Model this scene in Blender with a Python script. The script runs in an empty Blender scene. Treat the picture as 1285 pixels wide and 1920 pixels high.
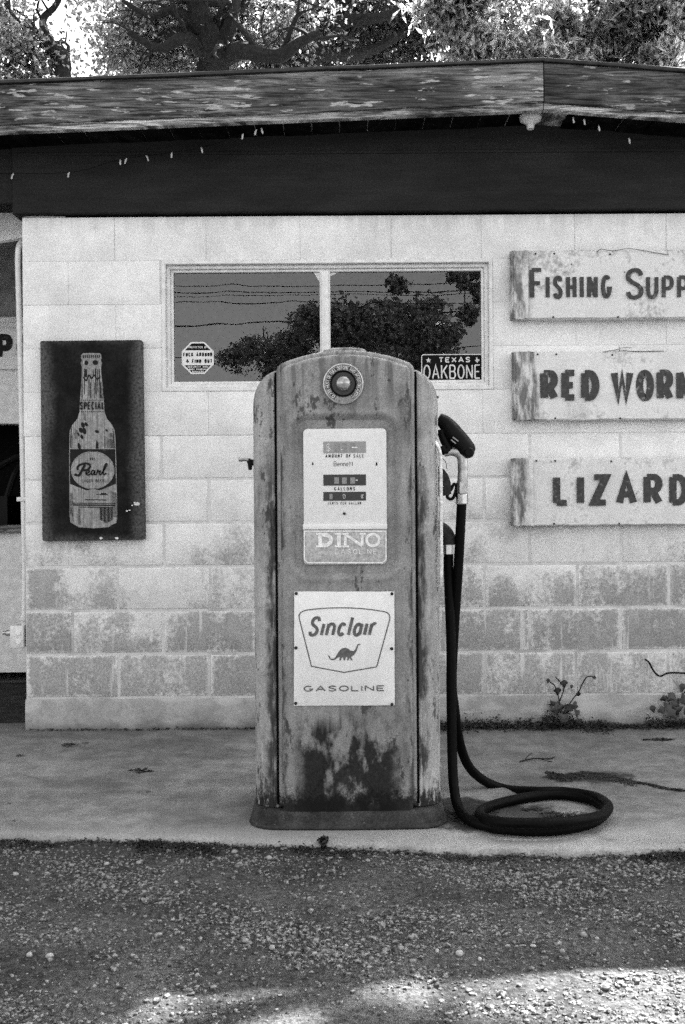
import bpy, bmesh, math, random
from mathutils import Vector, Matrix
import numpy as np
R = math.radians
random.seed(7); rng = np.random.default_rng(7)
sc = bpy.context.scene
C = sc.collection

# ------------------------------------------------------------------ camera, sky, sun, exposure
CH, F, ROLL = 1.09, 2000.0, R(0.4)
cam = bpy.data.cameras.new('camera'); cam_o = bpy.data.objects.new('camera', cam); C.objects.link(cam_o)
cam.sensor_fit = 'HORIZONTAL'; cam.sensor_width = 24; cam.lens = F/1285*24
cam.shift_y = -47/1285; cam.clip_end = 2000; cam.clip_start = 0.05
cam_o.matrix_world = Matrix.Translation((0, 0, CH)) @ Matrix.Rotation(R(90), 4, 'X') @ Matrix.Rotation(-ROLL, 4, 'Z')
sc.camera = cam_o
SUN_EL, SUN_AZ = 47.1, 40           # degrees; azimuth 0 = behind the building (+Y), positive towards +X
w = bpy.data.worlds.new('World'); sc.world = w; w.use_nodes = True
nt = w.node_tree; nt.nodes.clear()
sky = nt.nodes.new('ShaderNodeTexSky'); sky.sky_type = 'NISHITA'; sky.sun_disc = False
sky.sun_elevation = R(SUN_EL); sky.sun_rotation = R(SUN_AZ); sky.dust_density = 3.0; sky.air_density = 1.2
bw = nt.nodes.new('ShaderNodeRGBToBW'); bg = nt.nodes.new('ShaderNodeBackground'); ow = nt.nodes.new('ShaderNodeOutputWorld')
bg.inputs[1].default_value = 0.07
nt.links.new(sky.outputs[0], bw.inputs[0]); nt.links.new(bw.outputs[0], bg.inputs[0]); nt.links.new(bg.outputs[0], ow.inputs[0])
sl = bpy.data.lights.new('sun', 'SUN'); sl.energy = 5.0; sl.angle = R(0.5); sl.color = (1, 1, 1)
so = bpy.data.objects.new('sun', sl); C.objects.link(so); so.location = (0, 20, 30)
so.rotation_euler = (-(R(90)-R(SUN_EL)), 0, -R(SUN_AZ))
vs = sc.view_settings; vs.view_transform = 'Standard'; vs.look = 'None'; vs.gamma = 1; vs.exposure = 3.3; vs.use_curve_mapping = False
sc.cycles.use_denoising = False; sc.cycles.use_adaptive_sampling = True; sc.cycles.adaptive_min_samples = 48; sc.cycles.adaptive_threshold = .2; sc.cycles.max_bounces = 6; sc.cycles.transparent_max_bounces = 6; sc.cycles.caustics_reflective = False; sc.cycles.caustics_refractive = False

def P(px, py, Y):
    """photo pixel + distance -> world point"""
    dx, dy = px-642.5, py-913
    c, s = math.cos(ROLL), math.sin(ROLL)
    x, y = dx*c-dy*s, dx*s+dy*c
    return Vector((x/F*Y, Y, CH-y/F*Y))
def G(px, py, z=0.0):
    dx, dy = px-642.5, py-913
    y = dx*math.sin(ROLL)+dy*math.cos(ROLL)
    return P(px, py, (CH-z)*F/y)

# ------------------------------------------------------------------ materials
class N:
    def __init__(s, name):
        s.m = bpy.data.materials.new(name); s.m.use_nodes = True
        s.t = s.m.node_tree; s.b = s.t.nodes['Principled BSDF']
    def n(s, k): return s.t.nodes.new(k)
    def set(s, sock, v):
        if hasattr(v, 'is_output'): s.t.links.new(v, sock)
        elif sock.type == 'RGBA': sock.default_value = (v, v, v, 1)
        elif sock.type == 'VECTOR' and not hasattr(v, '__len__'): sock.default_value = (v, v, v)
        else: sock.default_value = v
    def pos(s): return s.n('ShaderNodeNewGeometry').outputs['Position']
    def obj(s): return s.n('ShaderNodeTexCoord').outputs['Object']
    def rnd(s): return s.n('ShaderNodeObjectInfo').outputs['Random']
    def xyz(s, v):
        x = s.n('ShaderNodeSeparateXYZ'); s.set(x.inputs[0], v); return x.outputs
    def scl(s, v, sc3, loc=(0, 0, 0)):
        m = s.n('ShaderNodeMapping'); s.set(m.inputs[0], v); m.inputs['Scale'].default_value = sc3; m.inputs['Location'].default_value = loc
        return m.outputs[0]
    def noise(s, v, scale, detail=4, rough=.6, dist=0):
        x = s.n('ShaderNodeTexNoise'); s.set(x.inputs['Vector'], v); x.inputs['Scale'].default_value = scale
        x.inputs['Detail'].default_value = detail; x.inputs['Roughness'].default_value = rough; x.inputs['Distortion'].default_value = dist
        return x.outputs['Fac']
    def vor(s, v, scale, feat='F1', out='Distance'):
        x = s.n('ShaderNodeTexVoronoi'); x.feature = feat; s.set(x.inputs['Vector'], v); x.inputs['Scale'].default_value = scale
        return x.outputs[out]
    def rng(s, v, a, b, c=0, d=1, smooth=True):
        x = s.n('ShaderNodeMapRange'); x.interpolation_type = 'SMOOTHSTEP' if smooth else 'LINEAR'
        s.set(x.inputs[0], v)
        if a > b: a, b, c, d = b, a, d, c
        for i, q in enumerate((a, b, c, d)): x.inputs[1+i].default_value = q
        return x.outputs[0]
    def math(s, op, a, b=0):
        x = s.n('ShaderNodeMath'); x.operation = op; s.set(x.inputs[0], a); s.set(x.inputs[1], b); return x.outputs[0]
    def mul(s, *a):
        r = a[0]
        for q in a[1:]: r = s.math('MULTIPLY', r, q)
        return r
    def mx(s, a, b): return s.math('MAXIMUM', a, b)
    def add(s, a, b): return s.math('ADD', a, b)
    def mix(s, f, a, b):
        x = s.n('ShaderNodeMix'); x.data_type = 'FLOAT'; s.set(x.inputs[0], f); s.set(x.inputs[2], a); s.set(x.inputs[3], b); return x.outputs[0]
    def done(s, color, rough=.8, bump=None, metal=0, spec=.12):
        s.set(s.b.inputs['Base Color'], color); s.set(s.b.inputs['Roughness'], rough); s.b.inputs['Metallic'].default_value = metal
        s.b.inputs['Specular IOR Level'].default_value = spec
        if bump:
            x = s.n('ShaderNodeBump'); s.set(x.inputs['Height'], bump[0]); x.inputs['Strength'].default_value = bump[1]; x.inputs['Distance'].default_value = bump[2]
            s.t.links.new(x.outputs[0], s.b.inputs['Normal'])
        return s.m

MAT = {}
def plain(name, col, rough=.7, metal=0, spec=.12, var=.25, scale=40, bump=.0):
    n = N(name); v = n.obj(); k = n.noise(v, scale, 5, .7)
    c = n.mul(col, n.rng(k, .3, .7, 1-var, 1+var))
    MAT[name] = n.done(c, rough, (k, bump, .003) if bump else None, metal, spec); return MAT[name]

def m_wall():
    n = N('painted_block'); v = n.pos(); z = n.xyz(v)[2]
    big = n.noise(v, 1.7, 3); fine = n.noise(v, 150, 3, .8); spk = n.noise(v, 70, 4, .75); mid = n.noise(n.scl(v, (1, 1, .7)), 9, 5, .65)
    drip = n.noise(n.scl(v, (22, 22, 1.6)), 1, 4, .6)
    low = n.rng(n.add(z, n.mul(n.add(big, -.5), 1.5)), 1.4, .3)            # where paint has worn
    low = n.mul(low, n.rng(n.rnd(), 0, 1, .6, 1.0, False))
    wear = n.rng(n.add(n.add(n.mul(spk, .5), n.mul(mid, .7)), n.mul(low, .34)), .66, .92)
    wear = n.mul(wear, n.rng(low, .05, .5))
    ox, oy, oz = n.xyz(n.obj())
    ed = n.math('MINIMUM', n.add(.2, n.mul(n.math('ABSOLUTE', ox), -1)), n.add(.0945, n.mul(n.math('ABSOLUTE', oz), -1)))
    wear = n.mul(wear, n.rng(n.add(ed, n.mul(n.add(n.add(mid, spk), -1), .05)), -.006, .018))
    few = n.mul(n.rng(n.noise(v, 5.5, 5, .7), .66, .74), n.rng(spk, .5, .62), .55)
    wear = n.mx(wear, few)
    grey = n.mul(n.rng(mid, .3, .7, .2, .36), n.rng(fine, .3, .7, .7, 1.3))
    paint = n.mul(n.rng(big, .3, .7, .72, .79), n.rng(fine, .3, .7, .84, 1.13), n.rng(z, .1, 1.3, .86, 1.0))
    motl = n.noise(v, 2.6, 6, .68)
    paint = n.mul(paint, n.rng(motl, .34, .66, .90, 1.06), n.rng(n.noise(v, 14, 4, .7), .3, .7, .93, 1.05))
    col = n.mix(wear, paint, grey)
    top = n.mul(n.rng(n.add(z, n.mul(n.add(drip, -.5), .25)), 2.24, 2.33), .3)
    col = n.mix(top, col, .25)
    col = n.mix(n.mul(n.rng(drip, .58, .66), n.rng(z, 1.1, .3), .8), col, .62)
    pit = n.mul(n.rng(n.vor(v, 42), .10, .05), n.rng(mid, .5, .6), .45)
    col = n.mix(pit, col, .2)
    grime = n.mul(n.rng(n.add(z, n.mul(mid, .14)), .20, .05), .45)
    col = n.mix(grime, col, .16)
    h = n.add(n.mul(spk, .7), n.mul(fine, .5))
    MAT['wall'] = n.done(col, .85, (h, .5, .003), 0, .2)
    n = N('mortar'); v = n.pos(); z = n.xyz(v)[2]; k = n.noise(v, 30, 5, .7); f = n.noise(v, 7, 3)
    c = n.mul(n.rng(k, .3, .7, .56, .70), n.rng(z, .1, 1.2, .88, 1))
    c = n.mix(n.mul(n.rng(f, .5, .68), n.rng(z, 1.2, .4), .6), c, .28)
    MAT['mortar'] = n.done(c, .9, (k, .3, .002), 0, .2)
    n = N('foundation_concrete'); v = n.pos(); z = n.xyz(v)[2]
    a = n.noise(v, 8, 6, .7); b = n.noise(v, 120, 3, .8); d = n.noise(n.scl(v, (1, 1, 4)), 4, 4)
    c = n.mul(n.rng(a, .3, .7, .25, .40), n.rng(b, .3, .7, .85, 1.15)); c = n.mix(n.rng(d, .5, .7), c, .46)
    c = n.mix(n.mul(n.rng(n.add(z, n.mul(a, .06)), .09, .02), .8), c, .07)
    MAT['foundation'] = n.done(c, .9, (a, .6, .006), 0, .2)
m_wall()
def m_slab():
    n = N('slab_concrete'); v = n.pos(); x, y, z = n.xyz(v)
    a = n.noise(v, 1.6, 5, .6); b = n.noise(v, 11, 6, .72); f = n.noise(v, 190, 3, .8); st = n.noise(n.scl(v, (.7, 1.2, 1), (3, 1, 0)), 2.2, 5, .6)
    c = n.mul(n.rng(a, .3, .7, .155, .255), n.rng(b, .3, .75, .66, 1.3), n.rng(f, .3, .7, .68, 1.32))
    c = n.mix(n.mul(n.rng(st, .5, .7), .6), c, .08)
    c = n.mix(n.mul(n.rng(n.vor(v, 24), .10, .04), n.rng(b, .5, .58), .7), c, .04)
    edge = n.rng(n.add(y, n.mul(b, .12)), 3.52, 3.40)
    c = n.mix(n.mul(edge, .35), c, n.mul(.42, n.rng(f, .3, .7, .75, 1.25)))
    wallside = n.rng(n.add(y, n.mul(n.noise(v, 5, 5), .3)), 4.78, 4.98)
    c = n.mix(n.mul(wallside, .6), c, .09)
    oil = n.mul(n.rng(n.noise(n.scl(v, (1, 1, 1), (5.3, 2.2, 0)), 4, 4, .6), .56, .66), n.rng(x, .25, .45), n.rng(y, 3.9, 3.7), .6)
    c = n.mix(oil, c, .05)
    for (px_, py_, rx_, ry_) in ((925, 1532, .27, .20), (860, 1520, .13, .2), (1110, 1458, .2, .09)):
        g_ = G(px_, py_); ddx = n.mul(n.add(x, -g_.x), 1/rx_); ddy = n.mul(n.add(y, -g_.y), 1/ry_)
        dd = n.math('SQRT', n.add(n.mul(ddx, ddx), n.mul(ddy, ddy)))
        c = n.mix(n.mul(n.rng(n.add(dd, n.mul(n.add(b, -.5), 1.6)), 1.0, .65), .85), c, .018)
    vd = n.n('ShaderNodeTexVoronoi'); vd.feature = 'DISTANCE_TO_EDGE'; n.set(vd.inputs['Vector'], n.add(v, 0) if 0 else v); vd.inputs['Scale'].default_value = 1.15
    jit = n.add(vd.outputs['Distance'], n.mul(n.add(b, -.5), .05))
    c = n.mix(n.mul(n.rng(n.math('ABSOLUTE', jit), .003, .001), n.rng(a, .52, .6), .6), c, .03)
    MAT['slab'] = n.done(c, .88, (n.add(b, n.mul(f, .4)), .35, .004), 0, .25)
m_slab()
def m_dirt():
    n = N('gravel_dirt'); v = n.pos(); x, y, z = n.xyz(v)
    a = n.noise(v, 3.2, 5, .6); g = n.vor(v, 95); b = n.noise(v, 60, 4, .75); f = n.noise(v, 260, 2, .8)
    c = n.mul(n.rng(a, .3, .7, .034, .078), n.rng(b, .3, .72, .4, 1.5), n.rng(f, .3, .7, .65, 1.4))
    dk = n.rng(n.add(y, n.mul(n.add(n.noise(v, 4, 5), -.5), .35)), 3.12, 3.26)
    c = n.mix(n.mul(dk, n.rng(n.noise(v, 7, 4), .45, .55), .75), c, .045)
    MAT['dirt'] = n.done(c, .95, (n.add(n.mul(g, .5), b), .8, .008), 0, .1)
    n = N('gravel_stone'); v = n.pos(); k = n.noise(v, 80, 1); f = n.noise(v, 400, 2)
    c = n.mul(n.rng(k, .34, .74, .03, .25), n.rng(f, .3, .7, .75, 1.25)); MAT['gravel'] = n.done(c, .9, None, 0, .2)
    n = N('pebble_stone'); r = n.rnd(); f = n.noise(n.pos(), 300, 3, .7)
    MAT['pebble'] = n.done(n.mul(n.rng(r, 0, 1, .18, .36, False), n.rng(f, .3, .7, .8, 1.2)), .85, (f, .4, .002))
m_dirt()
def m_wood(name, base, patch, seed, dark=.05, knot=1, spec=.2):
    n = N(name); v = n.obj()
    grain = n.noise(n.scl(v, (1.2, 1, 20), (seed, 0, 0)), 2.2, 8, .72, 2.2); big = n.noise(n.scl(v, (1.0, 1, 3.5), (seed, 0, 0)), 1.5, 5)
    pch = n.noise(n.scl(v, (4.2, 1, 22), (seed*2, 0, 0)), 2.3, 6, .6); crk = n.noise(n.scl(v, (2.2, 1, 55), (seed, 3, 0)), 2.6, 5, .65, 1.0)
    f = n.noise(v, 200, 2, .8)
    c = n.mul(base, n.rng(grain, .36, .66, .15, 1.7), n.rng(big, .33, .67, .35, 1.55), n.rng(f, .3, .7, .75, 1.25))
    if knot:
        kn = n.vor(n.scl(v, (1.0, .2, 3.2), (seed, 0, .15)), 1.35)
        ring = n.n('ShaderNodeMath'); ring.operation = 'SINE'; n.set(ring.inputs[0], n.mul(n.add(kn, n.mul(grain, .12)), 90))
        c = n.mul(c, n.rng(n.mul(ring.outputs[0], n.rng(kn, .22, .08)), -1, 1, .45, 1.15))
        c = n.mix(n.mul(n.rng(kn, .065, .03), .8), c, dark)
    c = n.mix(n.mul(n.rng(crk, .56, .65), .9), c, dark*.4)
    c = n.mix(n.mul(n.rng(pch, .605, .635), patch), c, n.mul(n.rng(grain, .3, .7, .32, .5), n.rng(f, .3, .7, .8, 1.2)))
    MAT[name] = n.done(c, .85, (n.add(grain, n.mul(crk, -.5)), .6, .006), 0, spec)
m_wood('fascia_wood', .17, .85, 1.3, .03); m_wood('fascia_wood_dark', .11, .7, 7.7, .03); m_wood('trim_wood', .34, .4, 4.1, .05, 0)
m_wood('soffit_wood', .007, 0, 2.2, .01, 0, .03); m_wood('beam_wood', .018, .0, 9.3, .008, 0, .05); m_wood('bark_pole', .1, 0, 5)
def m_beam():
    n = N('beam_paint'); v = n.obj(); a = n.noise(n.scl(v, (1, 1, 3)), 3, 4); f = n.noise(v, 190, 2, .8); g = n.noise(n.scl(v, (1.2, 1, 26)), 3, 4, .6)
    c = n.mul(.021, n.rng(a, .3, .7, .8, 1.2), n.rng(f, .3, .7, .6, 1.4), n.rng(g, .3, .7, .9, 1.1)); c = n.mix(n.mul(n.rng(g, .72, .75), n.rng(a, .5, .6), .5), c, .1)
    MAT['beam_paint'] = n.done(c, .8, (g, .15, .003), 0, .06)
m_beam()
def m_pump(name, base, bowl):
    n = N(name); v = n.obj(); x, y, z = n.xyz(v)
    big = n.noise(v, 5, 4, .6); spk = n.noise(v, 120, 4, .8); mid = n.noise(v, 22, 5, .7); st = n.noise(n.scl(v, (30, 30, 2.2)), 1.4, 5, .65)
    f = n.noise(v, 260, 2, .8)
    c = n.mul(base, n.rng(big, .3, .7, .82, 1.2), n.rng(mid, .3, .7, .88, 1.12), n.rng(f, .3, .7, .68, 1.32), n.rng(st, .35, .7, 1.06, .88))
    # rust runs under the top edge and pits
    runs = n.mul(n.rng(st, .5, .62), n.rng(z, 1.30, 1.50), .7)
    c = n.mix(runs, c, .09)
    pits = n.mul(n.rng(n.vor(v, 26), .13, .05), n.rng(mid, .5, .58), n.rng(n.math('ABSOLUTE', x), .1, .19))
    c = n.mix(n.mul(pits, .95), c, .008)
    rust = n.mul(n.rng(n.add(n.noise(n.scl(v, (1.6, 1.6, .7), (2, 0, 0)), 9, 6, .72), n.mul(spk, .12)), .645, .69), .85)
    c = n.mix(rust, c, n.rng(spk, .3, .7, .015, .06))
    # soot and rust burn at the foot of the door
    zz = n.add(z, n.add(n.mul(n.add(big, -.5), .3), n.mul(n.add(st, -.5), .30)))
    lo = n.mul(n.rng(zz, .42, .28), n.rng(n.add(n.noise(n.scl(v, (1.4, 1.4, .75), (.33, .1, .52)), 8, 5, .62), n.mul(mid, .22)), .505, .62), n.rng(n.add(x, n.mul(n.add(mid, -.5), .08)), -.185, -.13), n.rng(n.add(x, n.mul(n.add(mid, -.5), .08)), .19, .13), bowl)
    c = n.mix(n.mul(lo, .96), c, n.rng(spk, .3, .7, .003, .018))
    sc_ = n.mul(n.rng(n.noise(n.scl(v, (1.8, 1.8, .55), (7, 2, 1)), 6, 5, .66), .5, .66), n.rng(st, .4, .6, .7, 1.0), .5)
    c = n.mix(sc_, c, n.mul(.06, n.rng(f, .3, .7, .6, 1.4)))
    foot = n.rng(n.add(z, n.mul(n.add(n.add(mid, spk), -1), .12)), .135, .085)
    c = n.mix(n.mul(foot, .95), c, .006)
    ax_ = n.math('ABSOLUTE', x)
    er = n.mul(n.rng(n.add(ax_, n.mul(n.add(mid, -.5), .05)), .19, .207), n.rng(n.noise(n.scl(v, (3, 3, 1), (1, 4, 2)), 7, 6, .7), .46, .56), n.rng(ax_, .2105, .2095), .85*bowl)
    c = n.mix(er, c, n.rng(spk, .3, .7, .012, .05))
    chip = n.mul(n.rng(n.noise(n.scl(v, (1, 1, .8), (9, 1, 3)), 34, 4, .6), .66, .69), n.rng(big, .45, .6))
    c = n.mix(n.mul(chip, .8), c, .03)
    # bare bright scratches low on the corner columns
    if not bowl:
        ch = n.mul(n.rng(n.noise(n.scl(v, (40, 40, 9)), 1.5, 5, .7), .54, .6), n.rng(z, .40, .16))
        c = n.mix(n.mul(ch, .6), c, .46)
        edge = n.mul(n.rng(n.add(n.math('ABSOLUTE', x), n.mul(n.add(mid, -.5), .05)), .270, .244), n.rng(n.noise(n.scl(v, (6, 6, 1.5), (3, 1, 8)), 4, 6, .7), .40, .56), n.rng(z, 1.38, 1.0))
        c = n.mix(n.mul(edge, .9), c, .022)
    MAT[name] = n.done(c, n.rng(mid, .3, .7, .6, .8), (n.add(mid, n.mul(spk, .6)), .3, .003), 0, .12)
m_pump('pump_paint', .215, 1.0); m_pump('pump_column_paint', .285, 0.0)
def m_sign(name, base, edge, seed, amt=1.0):
    n = N(name); v = n.obj(); x, y, z = n.xyz(v)
    a = n.noise(n.scl(v, (1, 1, 1), (seed, seed, 0)), 6, 5, .7); s = n.noise(v, 60, 5, .78); f = n.noise(v, 240, 2, .8); b = n.noise(n.scl(v, (1, 1, 1), (seed, 3, 1)), 15, 5, .7)
    c = n.mul(base, n.rng(a, .3, .7, .88, 1.08), n.rng(f, .3, .7, .82, 1.15))
    st = n.mul(n.rng(n.add(n.mul(a, .75), n.mul(s, .45)), (.58 if amt > .9 else .62), .74), .85*amt)
    c = n.mix(st, c, n.rng(s, .3, .7, .1, .24))
    c = n.mix(n.mul(n.rng(n.vor(v, 17), .09, .03), n.rng(b, .52, .6), .9), c, .04)
    if edge is not None:
        e = n.mul(n.rng(n.add(x, n.mul(n.add(b, -.5), .07)), edge+.045, edge-.01), n.rng(n.noise(n.scl(v, (3, 1, .8), (seed, 0, 0)), 9, 5, .65), .36, .6))
        c = n.mix(n.mul(e, .88), c, n.rng(s, .3, .7, .025, .09))
    MAT[name] = n.done(c, .55, (n.add(a, s), .2, .002), 0, .35)
m_sign('sign_white', .66, None, 1, .25)
def m_paint(name, col, seed, wear, under=.6, scale=55):
    n = N(name); v = n.obj(); s = n.noise(n.scl(v, (1, 1, 1), (seed, 0, 0)), scale, 5, .75); a = n.noise(v, 9, 4); f = n.noise(v, 260, 2)
    c = n.mul(col, n.rng(s, .3, .7, .75, 1.3), n.rng(f, .3, .7, .9, 1.1))
    c = n.mix(n.mul(n.rng(n.add(n.mul(s, .6), n.mul(a, .4)), .55, .66), wear), c, under)
    MAT[name] = n.done(c, .6)
m_paint('sign_letter', .055, 2, .35); m_paint('sign_letter_pale', .13, 6, .5); m_paint('enamel_grey', .10, 3, .05); m_paint('dark_print', .01, 1, .15, .3); m_paint('faded_print', .11, 4, .6, .45)
m_paint('white_print', .6, 1, .1, .2); m_paint('cream_print', .66, 8, .45, .34, 90)
def m_dark_sign():
    n = N('dark_enamel'); v = n.obj(); x, y, z = n.xyz(v)
    a = n.noise(v, 7, 5, .7); s = n.noise(v, 90, 5, .8); d = n.noise(n.scl(v, (1, 1, 1), (4, 0, 2)), 4.5, 4)
    c = n.mul(n.rng(a, .3, .7, .006, .016), n.rng(s, .3, .7, .6, 1.5))
    cx, cz = P(172, 826, 4.78).x, P(172, 826, 4.78).z
    ex = n.rng(n.add(n.math('ABSOLUTE', n.add(x, -cx)), n.mul(d, .09)), .20, .27); ez = n.rng(n.add(n.math('ABSOLUTE', n.add(z, -cz)), n.mul(d, .1)), .46, .53)
    c = n.mix(n.mul(n.mx(ex, ez), n.rng(s, .3, .66, .0, .95), .8), c, .16)
    MAT['dark_enamel'] = n.done(c, .65, (s, .15, .002), 0, .04)
m_dark_sign()
def m_bottle():
    n = N('halftone_print'); v = n.obj(); x, y, z = n.xyz(v)
    s = n.noise(v, 110, 5, .8); a = n.noise(v, 18, 4); ln = n.noise(n.scl(v, (210, 1, 3)), 1, 2)
    c = n.mul(n.rng(a, .3, .7, .20, .34), n.rng(s, .3, .7, .6, 1.35)); c = n.mix(n.mul(n.rng(ln, .5, .6), n.rng(a, .35, .6), .75), c, .07)
    c = n.mix(n.mul(n.rng(n.noise(v, 28, 5, .7), .64, .7), .7), c, .04)
    MAT['halftone'] = n.done(c, .6)
m_bottle()
def m_glass():
    m = bpy.data.materials.new('window_glass'); m.use_nodes = True; t = m.node_tree; t.nodes.clear()
    o = t.nodes.new('ShaderNodeOutputMaterial'); mx = t.nodes.new('ShaderNodeMixShader'); fr = t.nodes.new('ShaderNodeFresnel'); fr.inputs[0].default_value = 1.72
    tr = t.nodes.new('ShaderNodeBsdfTransparent'); tr.inputs[0].default_value = (.6, .6, .6, 1); gl = t.nodes.new('ShaderNodeBsdfGlossy'); gl.inputs['Roughness'].default_value = 0.004
    tc = t.nodes.new('ShaderNodeTexCoord'); nz_ = t.nodes.new('ShaderNodeTexNoise'); nz_.inputs['Scale'].default_value = 5; nz_.inputs['Detail'].default_value = 1; bp_ = t.nodes.new('ShaderNodeBump'); bp_.inputs['Strength'].default_value = .03; bp_.inputs['Distance'].default_value = .01
    t.links.new(tc.outputs['Object'], nz_.inputs['Vector']); t.links.new(nz_.outputs['Fac'], bp_.inputs['Height']); t.links.new(bp_.outputs[0], gl.inputs['Normal'])
    df = t.nodes.new('ShaderNodeBsdfDiffuse'); df.inputs[0].default_value = (.3, .3, .3, 1); du = t.nodes.new('ShaderNodeMixShader'); n2 = t.nodes.new('ShaderNodeTexNoise'); n2.inputs['Scale'].default_value = 60; n2.inputs['Detail'].default_value = 6; mr = t.nodes.new('ShaderNodeMapRange'); mr.inputs[1].default_value = .4; mr.inputs[2].default_value = .8; mr.inputs[3].default_value = .01; mr.inputs[4].default_value = .10
    t.links.new(tc.outputs['Object'], n2.inputs['Vector']); t.links.new(n2.outputs['Fac'], mr.inputs[0]); t.links.new(mr.outputs[0], du.inputs[0]); t.links.new(tr.outputs[0], du.inputs[1]); t.links.new(df.outputs[0], du.inputs[2])
    t.links.new(fr.outputs[0], mx.inputs[0]); t.links.new(du.outputs[0], mx.inputs[1]); t.links.new(gl.outputs[0], mx.inputs[2]); t.links.new(mx.outputs[0], o.inputs[0]); MAT['glass'] = m
m_glass()
def m_leaf(name, col, trans, rough=.45):
    n = N(name); v = n.pos(); k = n.noise(v, 2.6, 3); q = n.noise(v, 22, 1)
    c = n.mul(col, n.rng(k, .3, .7, .55, 1.5), n.rng(q, .35, .65, .3, 2.0)); m = n.done(c, rough, None, 0, .5)
    t = m.node_tree; tl = t.nodes.new('ShaderNodeBsdfTranslucent'); n.set(tl.inputs[0], n.mul(c, 1.4)); mx = t.nodes.new('ShaderNodeMixShader'); mx.inputs[0].default_value = trans
    o = [x for x in t.nodes if x.type == 'OUTPUT_MATERIAL'][0]
    t.links.new(n.b.outputs[0], mx.inputs[1]); t.links.new(tl.outputs[0], mx.inputs[2]); t.links.new(mx.outputs[0], o.inputs[0]); MAT[name] = m
m_leaf('oak_leaf', .2, .55, .35); m_leaf('pale_leaf', .24, .5); m_leaf('dark_leaf', .05, .45, .35); m_leaf('weed_leaf', .022, .15); m_leaf('litter_leaf', .016, .05, .9)
plain('bark', .022, .9, 0, .2, .5, 30, .6); plain('rubber', .0035, .55, 0, .06, .3); plain('black_plastic', .0035, .45, 0, .1, .3)
plain('chrome', .62, .22, 1, .5, .15); plain('dull_metal', .42, .42, .85, .5, .25, 60); plain('rail_metal', .52, .45, .5, .5, .35, 70); plain('dark_iron', .02, .6, .05, .15, .5, 60, .2)
plain('black_gap', .003, .9, 0, .02); plain('white_frame', .70, .6, 0, .3, .12, 30, .15); plain('porcelain', .6, .35, 0, .5, .12); plain('roof_metal', .03, .6, .2, .3, .4, 20)
plain('dial_white', .64, .5, 0, .4, .05, 60); plain('dial_grey', .25, .5, 0, .4, .2, 200); plain('dial_dark', .025, .5, 0, .4, .3, 200); plain('digit_grey', .2, .5, 0, .4, .4, 300)
plain('enamel_white', .66, .35, 0, .5, .05, 25); plain('conduit_paint', .62, .5, .1, .4, .12, 40); plain('dark_paint', .22, .7, 0, .3, .3, 12); plain('room_dark', .006, .9, 0, .02); plain('porch_paint', .66, .8, 0, .2, .15, 25, .2)
plain('panel_faded', .36, .6, 0, .35, .3, 90); plain('base_iron', .026, .65, 0, .12, .4, 130, .2); plain('wire', .004, .7, 0, .05); plain('plate_dark', .007, .6, 0, .06, .3); plain('brass_glass', .3, .16, .7, .6, .4, 60)
plain('twig', .02, .9, 0, .2, .4); plain('pale_panel', .78, .8, 0, .2, .12, 20); plain('print_mid', .12, .6, 0, .1, .8, 160); plain('porch_shade_sheet', .03, .9, 0, .05, .5, 12, .3); plain('bulb', .5, .2, 0, .5, .2)

def m_rubber():
    n = N('rubber_hose'); v = n.pos(); a = n.noise(v, 9, 5, .7); f = n.noise(v, 160, 3, .8)
    c = n.mul(.0025, n.rng(f, .3, .7, .5, 1.6)); c = n.mix(n.mul(n.rng(a, .52, .7), n.rng(f, .4, .62), .35), c, .014)
    MAT['rubber'] = n.done(c, n.rng(a, .3, .7, .4, .6), (f, .3, .001), 0, .06)
m_rubber()
def m_base():
    n = N('rusty_base'); v = n.obj(); z = n.xyz(v)[2]; a = n.noise(v, 14, 6, .75); f = n.noise(v, 220, 3, .8)
    c = n.mul(n.rng(a, .3, .7, .015, .055), n.rng(f, .3, .7, .5, 1.5)); c = n.mix(n.mul(n.rng(z, .012, .003), .5), c, .01); c = n.mix(n.mul(n.rng(n.noise(v, 40, 4, .7), .63, .68), .7), c, .12)
    MAT['base_iron'] = n.done(c, .7, (n.add(a, f), .5, .003), 0, .12)
m_base()
# ------------------------------------------------------------------ mesh helpers
def finish(bm, angle=38):
    bm.normal_update()
    for f in bm.faces: f.smooth = True
    for e in bm.edges:
        if len(e.link_faces) == 2 and e.calc_face_angle(0) > R(angle): e.smooth = False
def obj(name, bm, mat, parent=None, inv=True, smooth=38, raw=False):
    me = bpy.data.meshes.new(name)
    if smooth: finish(bm, smooth)
    bm.to_mesh(me); bm.free(); me.materials.append(MAT[mat])
    return link(name, me, parent, inv)
def link(name, me, parent=None, inv=True):
    o = bpy.data.objects.new(name, me); C.objects.link(o)
    if parent is not None:
        o.parent = parent
        if inv and parent.type == 'EMPTY': o.matrix_parent_inverse = Matrix.Translation(-parent.location)
    return o
def tag(o, label=None, cat=None, group=None, kind=None):
    if label: o['label'] = label
    if cat: o['category'] = cat
    if group: o['group'] = group
    if kind: o['kind'] = kind
    return o
def empty(name, loc, label, cat, group=None):
    o = bpy.data.objects.new(name, None); C.objects.link(o); o.location = loc; o.empty_display_size = .1
    return tag(o, label, cat, group)
def B(): return bmesh.new()
def box(bm, x0, x1, y0, y1, z0, z1, bev=0):
    r = bmesh.ops.create_cube(bm, size=1); vs = r['verts']
    for v in vs: v.co = Vector(((x0+x1)/2+v.co.x*(x1-x0), (y0+y1)/2+v.co.y*(y1-y0), (z0+z1)/2+v.co.z*(z1-z0)))
    if bev:
        es = list({e for v in vs for e in v.link_edges})
        bmesh.ops.bevel(bm, geom=es, offset=bev, segments=2, affect='EDGES', profile=.5)
    return bm
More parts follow.
